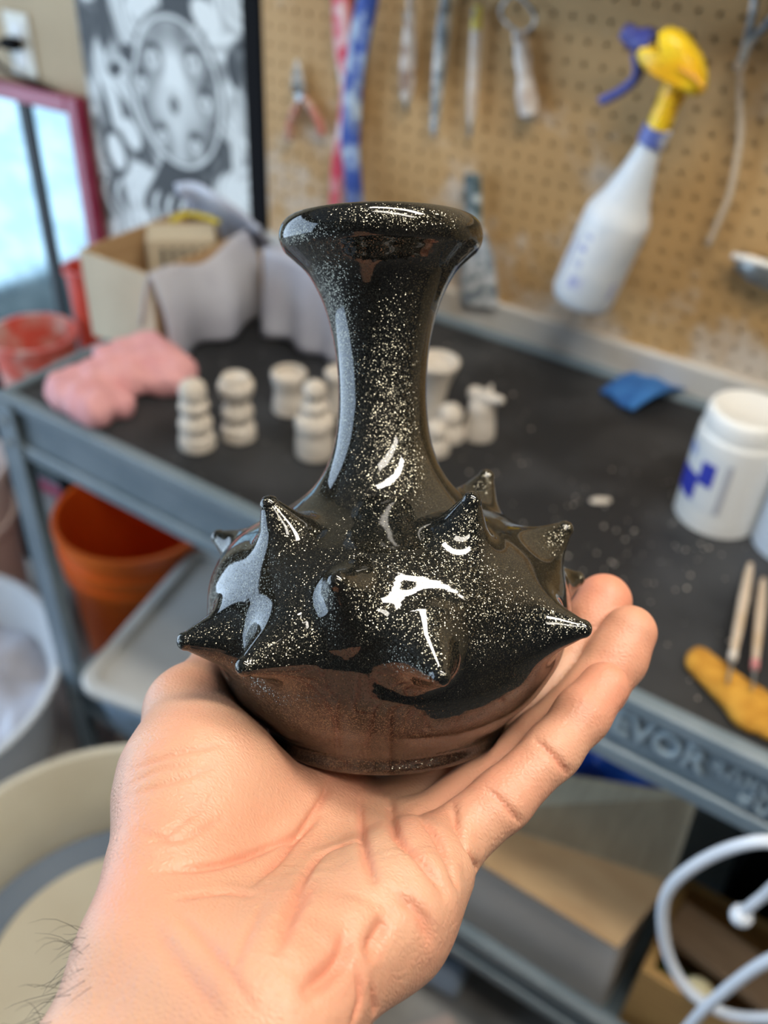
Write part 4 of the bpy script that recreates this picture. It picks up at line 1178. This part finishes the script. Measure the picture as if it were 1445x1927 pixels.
def build_glaze():
    nt = glaze.node_tree; N = nt.nodes; L = nt.links.new
    bs = N['Principled BSDF']; out = N['Material Output']
    bs.inputs['Roughness'].default_value = .045; bs.inputs['IOR'].default_value = 1.6
    tc = N.new('ShaderNodeTexCoord')
    n0 = N.new('ShaderNodeTexNoise'); n0.inputs['Scale'].default_value = 26; n0.inputs['Detail'].default_value = 3
    L(tc.outputs['Object'], n0.inputs['Vector'])
    mr = N.new('ShaderNodeMapRange'); mr.inputs['From Min'].default_value = .4; mr.inputs['From Max'].default_value = .7
    L(n0.outputs['Fac'], mr.inputs['Value'])
    mx = N.new('ShaderNodeMix'); mx.data_type = 'RGBA'
    mx.inputs[6].default_value = (.0035, .0045, .0050, 1); mx.inputs[7].default_value = (.010, .0085, .0055, 1)
    L(mr.outputs[0], mx.inputs[0]); L(mx.outputs[2], bs.inputs['Base Color'])
    vo = N.new('ShaderNodeTexVoronoi'); vo.inputs['Scale'].default_value = 4300
    L(tc.outputs['Object'], vo.inputs['Vector'])
    sp = N.new('ShaderNodeSeparateColor'); L(vo.outputs['Color'], sp.inputs[0])
    gt = N.new('ShaderNodeMath'); gt.operation = 'GREATER_THAN'; gt.inputs[1].default_value = .68
    L(sp.outputs[2], gt.inputs[0])
    # fleck facet: the surface normal tipped at random cell by cell
    geo = N.new('ShaderNodeNewGeometry')
    sb = N.new('ShaderNodeVectorMath'); sb.operation = 'SUBTRACT'; sb.inputs[1].default_value = (.5, .5, .5)
    L(vo.outputs['Color'], sb.inputs[0])
    sc = N.new('ShaderNodeVectorMath'); sc.operation = 'SCALE'; sc.inputs['Scale'].default_value = .85
    L(sb.outputs[0], sc.inputs[0])
    adv = N.new('ShaderNodeVectorMath'); adv.operation = 'ADD'
    L(geo.outputs['Normal'], adv.inputs[0]); L(sc.outputs[0], adv.inputs[1])
    nm = N.new('ShaderNodeVectorMath'); nm.operation = 'NORMALIZE'; L(adv.outputs[0], nm.inputs[0])
    gl = N.new('ShaderNodeBsdfAnisotropic') if False else N.new('ShaderNodeBsdfGlossy')
    gl.inputs['Color'].default_value = (.25, .235, .185, 1); gl.inputs['Roughness'].default_value = .20
    L(nm.outputs[0], gl.inputs['Normal'])
    ms = N.new('ShaderNodeMixShader')
    fm = N.new('ShaderNodeMath'); fm.operation = 'MULTIPLY'; fm.inputs[1].default_value = .5
    L(gt.outputs[0], fm.inputs[0]); L(fm.outputs[0], ms.inputs[0])
    L(bs.outputs[0], ms.inputs[1]); L(gl.outputs[0], ms.inputs[2]); L(ms.outputs[0], out.inputs['Surface'])
build_glaze()
def build_vase():
    c = VB+AX*70
    V, Q = sdf_grid(vase_sdf, c-np.array([80, 92, 84]), c+np.array([80, 92, 84]), .8)
    for _ in range(2):
        g = grad(vase_sdf, V); f = vase_sdf(V)
        V = V-(f/np.maximum((g*g).sum(1), .2))[:, None]*g
    g = grad(vase_sdf, V, .25); g /= np.linalg.norm(g, axis=1)[:, None]
    base_w = cam2world(VB[None])[0]
    Wv = cam2world(V)-base_w
    Nw = g[:, 0:1]*CR+g[:, 1:2]*CU+g[:, 2:3]*CF
    t = empty('vase', base_w, 'glittering black glazed bottle vase covered with pointed spikes, held in a hand', 'vase')
    fc = V[Q].mean(1)
    _, th, _ = vase_local(fc)
    part = np.zeros(len(Q), int)                                   # 0 body, 1 neck, 2 rim, 3+ spikes
    part[th > 74] = 1; part[th > 143] = 2
    dl = lathe_sdf(fc)
    best = np.full(len(Q), 1e9); who = np.zeros(len(Q), int)
    for k, (a, c_, ra, rb) in enumerate(SPIKES):
        e = rcone(fc, a, c_, ra, rb); m = e < best; best[m] = e[m]; who[m] = k
    m = (dl > 1.2) & (best < 3.0); part[m] = 3+who[m]
    for pid in np.unique(part):
        q = Q[part == pid]; idx, inv_ = np.unique(q, return_inverse=True)
        nm = ('body', 'neck', 'rim')[pid] if pid < 3 else 'spike'
        me = mesh_np(nm, Wv[idx], inv_.reshape(q.shape)[:, ::-1])      # the camera frame is left-handed
        me.normals_split_custom_set_from_vertices([tuple(x) for x in Nw[idx]])
        link(nm, me, glaze, t)
build_vase()

# ------------------------------------------------------------------ the hand and forearm (camera-frame millimetres)
def fing(*js): return js
HAND = []                                                          # (a, b, ra, rb, blend)
def chain(pts, rad, k=4.0):
    for a, c, r0, r1 in zip(pts[:-1], pts[1:], rad[:-1], rad[1:]): HAND.append((np.array(a, float), np.array(c, float), r0, r1, k))
WR = P(385, 1857, 195)
LA = np.array([-.8, .16, .56]); LA /= np.linalg.norm(LA)
FD = np.array([-.37, -.68, -.63]); FD /= np.linalg.norm(FD)
MCP = [np.array(p, float) for p in ((3, -97, 232), (6, -95, 249), (2, -92, 268), (-12, -89, 287))]   # pinky, ring, middle, index
# forearm and wrist
for s, r0, r1, r2 in ((-19, 12.5, 15, 21), (17, 12, 14.5, 22), (0, 14, 16, 26)):
    chain([WR+LA*s, WR+LA*s*1.05+FD*45, WR+LA*s*1.2+FD*130, WR+LA*s*1.3+FD*250], [r0, r1, r2, r2+4], 14)
# metacarpals
for i, (m_, s) in enumerate(zip(MCP, (-19, -7, 6, 18))):
    chain([WR+LA*s, m_], [13.5, 11.5 if i else 10.5], 11)
# heel of the hand: little-finger side, thumb side and palm filling
chain([WR-LA*18+np.array([2, 3, 6]), P(725, 1725, 216), P(795, 1640, 228)], [12, 14, 12], 10)
CMC = P(330, 1620, 222)
chain([WR+LA*16, CMC], [12, 13.5], 10)
chain([CMC, P(378, 1490, 243), P(362, 1340, 268)], [14, 21, 13], 10)
chain([P(420, 1450, 262), P(430, 1370, 276)], [15, 13], 8)
chain([P(480, 1560, 246), P(600, 1500, 262)], [13, 12], 12)
PALM = len(HAND)
FINGERS = []
def finger(pts, rad, k=3.0):
    n0 = len(HAND); chain(pts, rad, k); FINGERS.append((n0, len(HAND)))
finger([P(360, 1340, 268), P(425, 1262, 297), P(520, 1225, 312)], [13, 11, 9.5], 5)                      # thumb
finger([MCP[0], P(945, 1505, 244), P(1040, 1412, 251), P(1095, 1345, 257), P(1137, 1292, 262)], [10, 8.0, 7.6, 7.7, 7.2])
finger([MCP[1], P(1015, 1400, 266), P(1122, 1295, 277), P(1160, 1238, 281), P(1184, 1190, 283)], [11, 9.2, 8.8, 9.1, 8.6])
finger([MCP[2], P(990, 1335, 286), P(1092, 1228, 295), P(1120, 1175, 298), P(1136, 1132, 300)], [11.5, 9.8, 9.4, 9.8, 9.3])
finger([MCP[3], (27, -66, 311), (41, -48, 316), (47, -30, 317)], [11.5, 10, 9.2, 8.6])
def hand_raw(p):
    d = None
    for a, c, ra, rb, k in HAND[:PALM]:
        e = rcone(p, a, c, ra, rb); d = e if d is None else smin(d, e, k)
    out = None
    for n0, n1 in FINGERS:
        f = None
        for a, c, ra, rb, k in HAND[n0:n1]:
            e = rcone(p, a, c, ra, rb); f = e if f is None else smin(f, e, k)
        g = smin(d, f, 6.0)
        out = g if out is None else smin(out, g, .6)
    return out
def hand_sdf(p):
    d = hand_raw(p)
    near = (d < 4)
    v = np.full(len(p), 50.0)
    if near.any(): v[near] = vase_sdf(p[near])
    # flesh gives way where the vase presses on it
    k = 2.0; a, b_ = d, .5-v
    h = np.clip(.5-.5*(b_-a)/k, 0, 1)
    return b_*(1-h)+a*h+k*h*(1-h)
CREASES = [ # pixel polylines, depth mm (negative swells), width mm
    ([(290, 1640), (390, 1632), (466, 1612), (560, 1571), (605, 1530)], 1.3, 1.7), ([(255, 1560), (330, 1582), (420, 1540)], .6, 1.3), ([(471, 1671), (532, 1610), (599, 1516), (622, 1470)], 1.5, 1.9),
    ([(521, 1771), (554, 1704), (599, 1616), (676, 1582)], 1.3, 1.9), ([(676, 1488), (682, 1582), (701, 1660)], 1.4, 1.8), ([(731, 1488), (745, 1571), (787, 1627), (822, 1680)], 2.0, 2.2),
    ([(851, 1515), (862, 1571), (890, 1627), (930, 1655)], 2.1, 2.0), ([(787, 1533), (822, 1585), (844, 1665)], 1.5, 1.8), ([(724, 1728), (703, 1760), (685, 1792)], 1.9, 3.2), ([(648, 1750), (632, 1815), (580, 1864)], 2.0, 3.4),
    ([(283, 1738), (344, 1826), (410, 1904)], .5, 3.0), ([(320, 1700), (400, 1790), (470, 1890)], .6, 1.8), ([(330, 1690), (420, 1680), (470, 1690)], .9, 1.7),
    ([(1008, 1394), (1035, 1418), (1066, 1454)], 1.1, 1.4), ([(918, 1486), (945, 1512), (976, 1546)], .9, 1.4),
    ([(600, 1660), (560, 1720), (520, 1800)], .8, 1.6), ([(660, 1830), (670, 1880), (660, 1920)], .9, 1.7), ([(690, 1850), (705, 1900)], .8, 1.5), ([(245, 1450), (330, 1420), (420, 1400)], .45, 1.3), ([(240, 1500), (330, 1470), (410, 1440)], .45, 1.3),
    ([(235, 1480), (300, 1450), (350, 1440)], .35, 1.2), ([(265, 1600), (330, 1560), (400, 1500)], .4, 1.2), ([(500, 1700), (470, 1760), (440, 1830)], .5, 1.5), ([(740, 1690), (780, 1720), (800, 1760)], .9, 2.2),
    ([(760, 1590), (790, 1660), (770, 1710)], -1.6, 9), ([(880, 1590), (860, 1660), (830, 1720)], -1.2, 8), ([(690, 1690), (670, 1760), (640, 1830)], -1.6, 8), ([(560, 1620), (530, 1720), (500, 1830)], -1.2, 9)]
skin = mat('skin', (.56, .325, .21), .45, col2=(.58, .285, .185), nscale=28, lo=.42, hi=.68, sss=.13, spec=.42)
def skin_detail():
    nt = skin.node_tree; N = nt.nodes; L = nt.links.new; bs = N['Principled BSDF']
    tc = N.new('ShaderNodeTexCoord')
    v1 = N.new('ShaderNodeTexVoronoi'); v1.feature = 'DISTANCE_TO_EDGE'; v1.inputs['Scale'].default_value = 620
    n1 = N.new('ShaderNodeTexNoise'); n1.inputs['Scale'].default_value = 240; n1.inputs['Detail'].default_value = 4
    mp = N.new('ShaderNodeMapping'); mp.inputs['Scale'].default_value = (1, 1.6, .7)
    L(tc.outputs['Object'], mp.inputs[0]); L(mp.outputs[0], v1.inputs['Vector']); L(tc.outputs['Object'], n1.inputs['Vector'])
    ad = N.new('ShaderNodeMath'); ad.operation = 'MULTIPLY_ADD'; ad.inputs[1].default_value = .9
    L(v1.outputs['Distance'], ad.inputs[0]); L(n1.outputs['Fac'], ad.inputs[2])
    bp = N.new('ShaderNodeBump'); bp.inputs['Strength'].default_value = .45; bp.inputs['Distance'].default_value = .0007
    L(ad.outputs[0], bp.inputs['Height']); L(bp.outputs[0], bs.inputs['Normal'])
    an = N.new('ShaderNodeVertexColor'); an.layer_name = 'flush'
    src = bs.inputs['Base Color'].links[0].from_socket
    mx = N.new('ShaderNodeMix'); mx.data_type = 'RGBA'; mx.inputs[7].default_value = (.60, .20, .125, 1)
    L(an.outputs['Color'], mx.inputs[0]); L(src, mx.inputs[6]); L(mx.outputs[2], bs.inputs['Base Color'])
skin_detail()
def build_hand():
    pts = np.array([q for a, c, *_ in HAND for q in (a, c)])
    lo = pts.min(0)-34; hi = pts.max(0)+34
    V, Q = sdf_grid(hand_sdf, lo, hi, .9, slack=1.25)
    # keep the connected body only
    V = smooth_mesh(V, Q, 2, .5)
    me0 = mesh_np('tmp', V, Q)
    nrm = np.zeros(len(V)*3, np.float32); me0.vertices.foreach_get('normal', nrm); nrm = nrm.reshape(-1, 3)
    bvh = BVHTree.FromPolygons([Vector(v) for v in V], [tuple(q) for q in Q.tolist()])
    bpy.data.meshes.remove(me0)
    disp = np.zeros(len(V)); flush = np.zeros(len(V))
    for line, depth, wd in CREASES:
        path = [p for p in catmull(line, 6)]
        hits = []
        for u, v in path:
            loc, *_ = bvh.ray_cast(Vector((0, 0, 0)), Vector(P(u, v, 1.0)).normalized(), 400)
            if loc is not None: hits.append(np.array(loc))
        if len(hits) < 3 or depth == 0: continue
        n = len(hits)
        near = np.linalg.norm(V-np.mean(hits, 0), axis=1) < 70
        dv = np.full(near.sum(), 1e9); wt = np.ones(near.sum())
        for k, (a, c) in enumerate(zip(hits[:-1], hits[1:])):
            e = rcone(V[near], a, c, 0, 0) if np.linalg.norm(c-a) > 1e-6 else np.full(near.sum(), 1e9)
            fade = min(1, 4*min((k+.5)/n, 1-(k+.5)/n)+.15)
            m = e < dv; dv[m] = e[m]; wt[m] = fade
        if depth < 0: disp[near] -= wt*depth*np.exp(-(dv/wd)**2)
        else:
            disp[near] += wt*depth*(-np.exp(-(dv/(wd*.5))**2)+.2*np.exp(-((dv-wd*1.7)/(wd*1.2))**2))
            flush[near] = np.maximum(flush[near], wt*min(1, depth)*.55*np.exp(-(dv/(wd*.9))**2))
    # blood nearer the surface at the fingertips and in the hollow of the palm
    for c, r, a in ((P(1137, 1292, 262), 16, .6), (P(1184, 1190, 283), 16, .5), (P(1136, 1132, 300), 17, .8), (P(480, 1610, 240), 22, .5), (P(560, 1500, 250), 24, .35), (P(820, 1560, 236), 16, .35), (P(960, 1490, 240), 15, .25), (P(400, 1780, 205), 24, .25)):
        flush = np.maximum(flush, a*np.exp(-(np.linalg.norm(V-c, axis=1)/r)**2))
    V = V+nrm*disp[:, None]
    org = cam2world(np.array([[0, -92, 240.0]]))[0]
    me = mesh_np('person', cam2world(V)-org, Q[:, ::-1])
    at = me.color_attributes.new('flush', 'FLOAT_COLOR', 'POINT')
    at.data.foreach_set('color', np.repeat(flush[:, None], 4, 1).astype(np.float32).ravel())
    o = link('person', me, skin); o.location = org
    tag(o, 'bare left hand and forearm, palm up, cradling the spiky black vase', 'person')
    # dark hairs along the thumb side of the forearm
    rs = random.Random(2); b = BM()
    bvh = BVHTree.FromPolygons([Vector(v) for v in V], [tuple(q) for q in Q.tolist()])
    for i in range(260):
        s = 4+90*rs.random()**1.3; a = rs.uniform(-.9, .7)
        src = WR+LA*120+FD*s+np.cross(LA, FD)*a*22
        loc, n_, *_ = bvh.ray_cast(Vector(src), Vector(-LA), 200)
        if loc is None: continue
        t_ = (Vector(FD)*rs.uniform(.2, 1)+n_*rs.uniform(.25, .9)+Vector((rs.uniform(-.4, .4), rs.uniform(-.4, .4), rs.uniform(-.4, .4)))).normalized()
        ln = rs.uniform(4, 12); cur = Vector((rs.uniform(-1, 1), rs.uniform(-1, 1), rs.uniform(-1, 1)))*ln*.34
        pth = [loc-n_*.3+t_*ln*k+cur*math.sin(k*2.2) for k in (0, .25, .5, .75, 1)]
        pth = [Vector(cam2world(np.array([p]))[0]-org) for p in pth]
        tube(b, pth, [6.5e-5, 6e-5, 5.5e-5, 4e-5, 1.5e-5], 3, cap=False)
    h_ = obj('arm_hair', b, mat('dark_hair', (.03, .022, .018), .5), o); h_['kind'] = 'stuff'
build_hand()
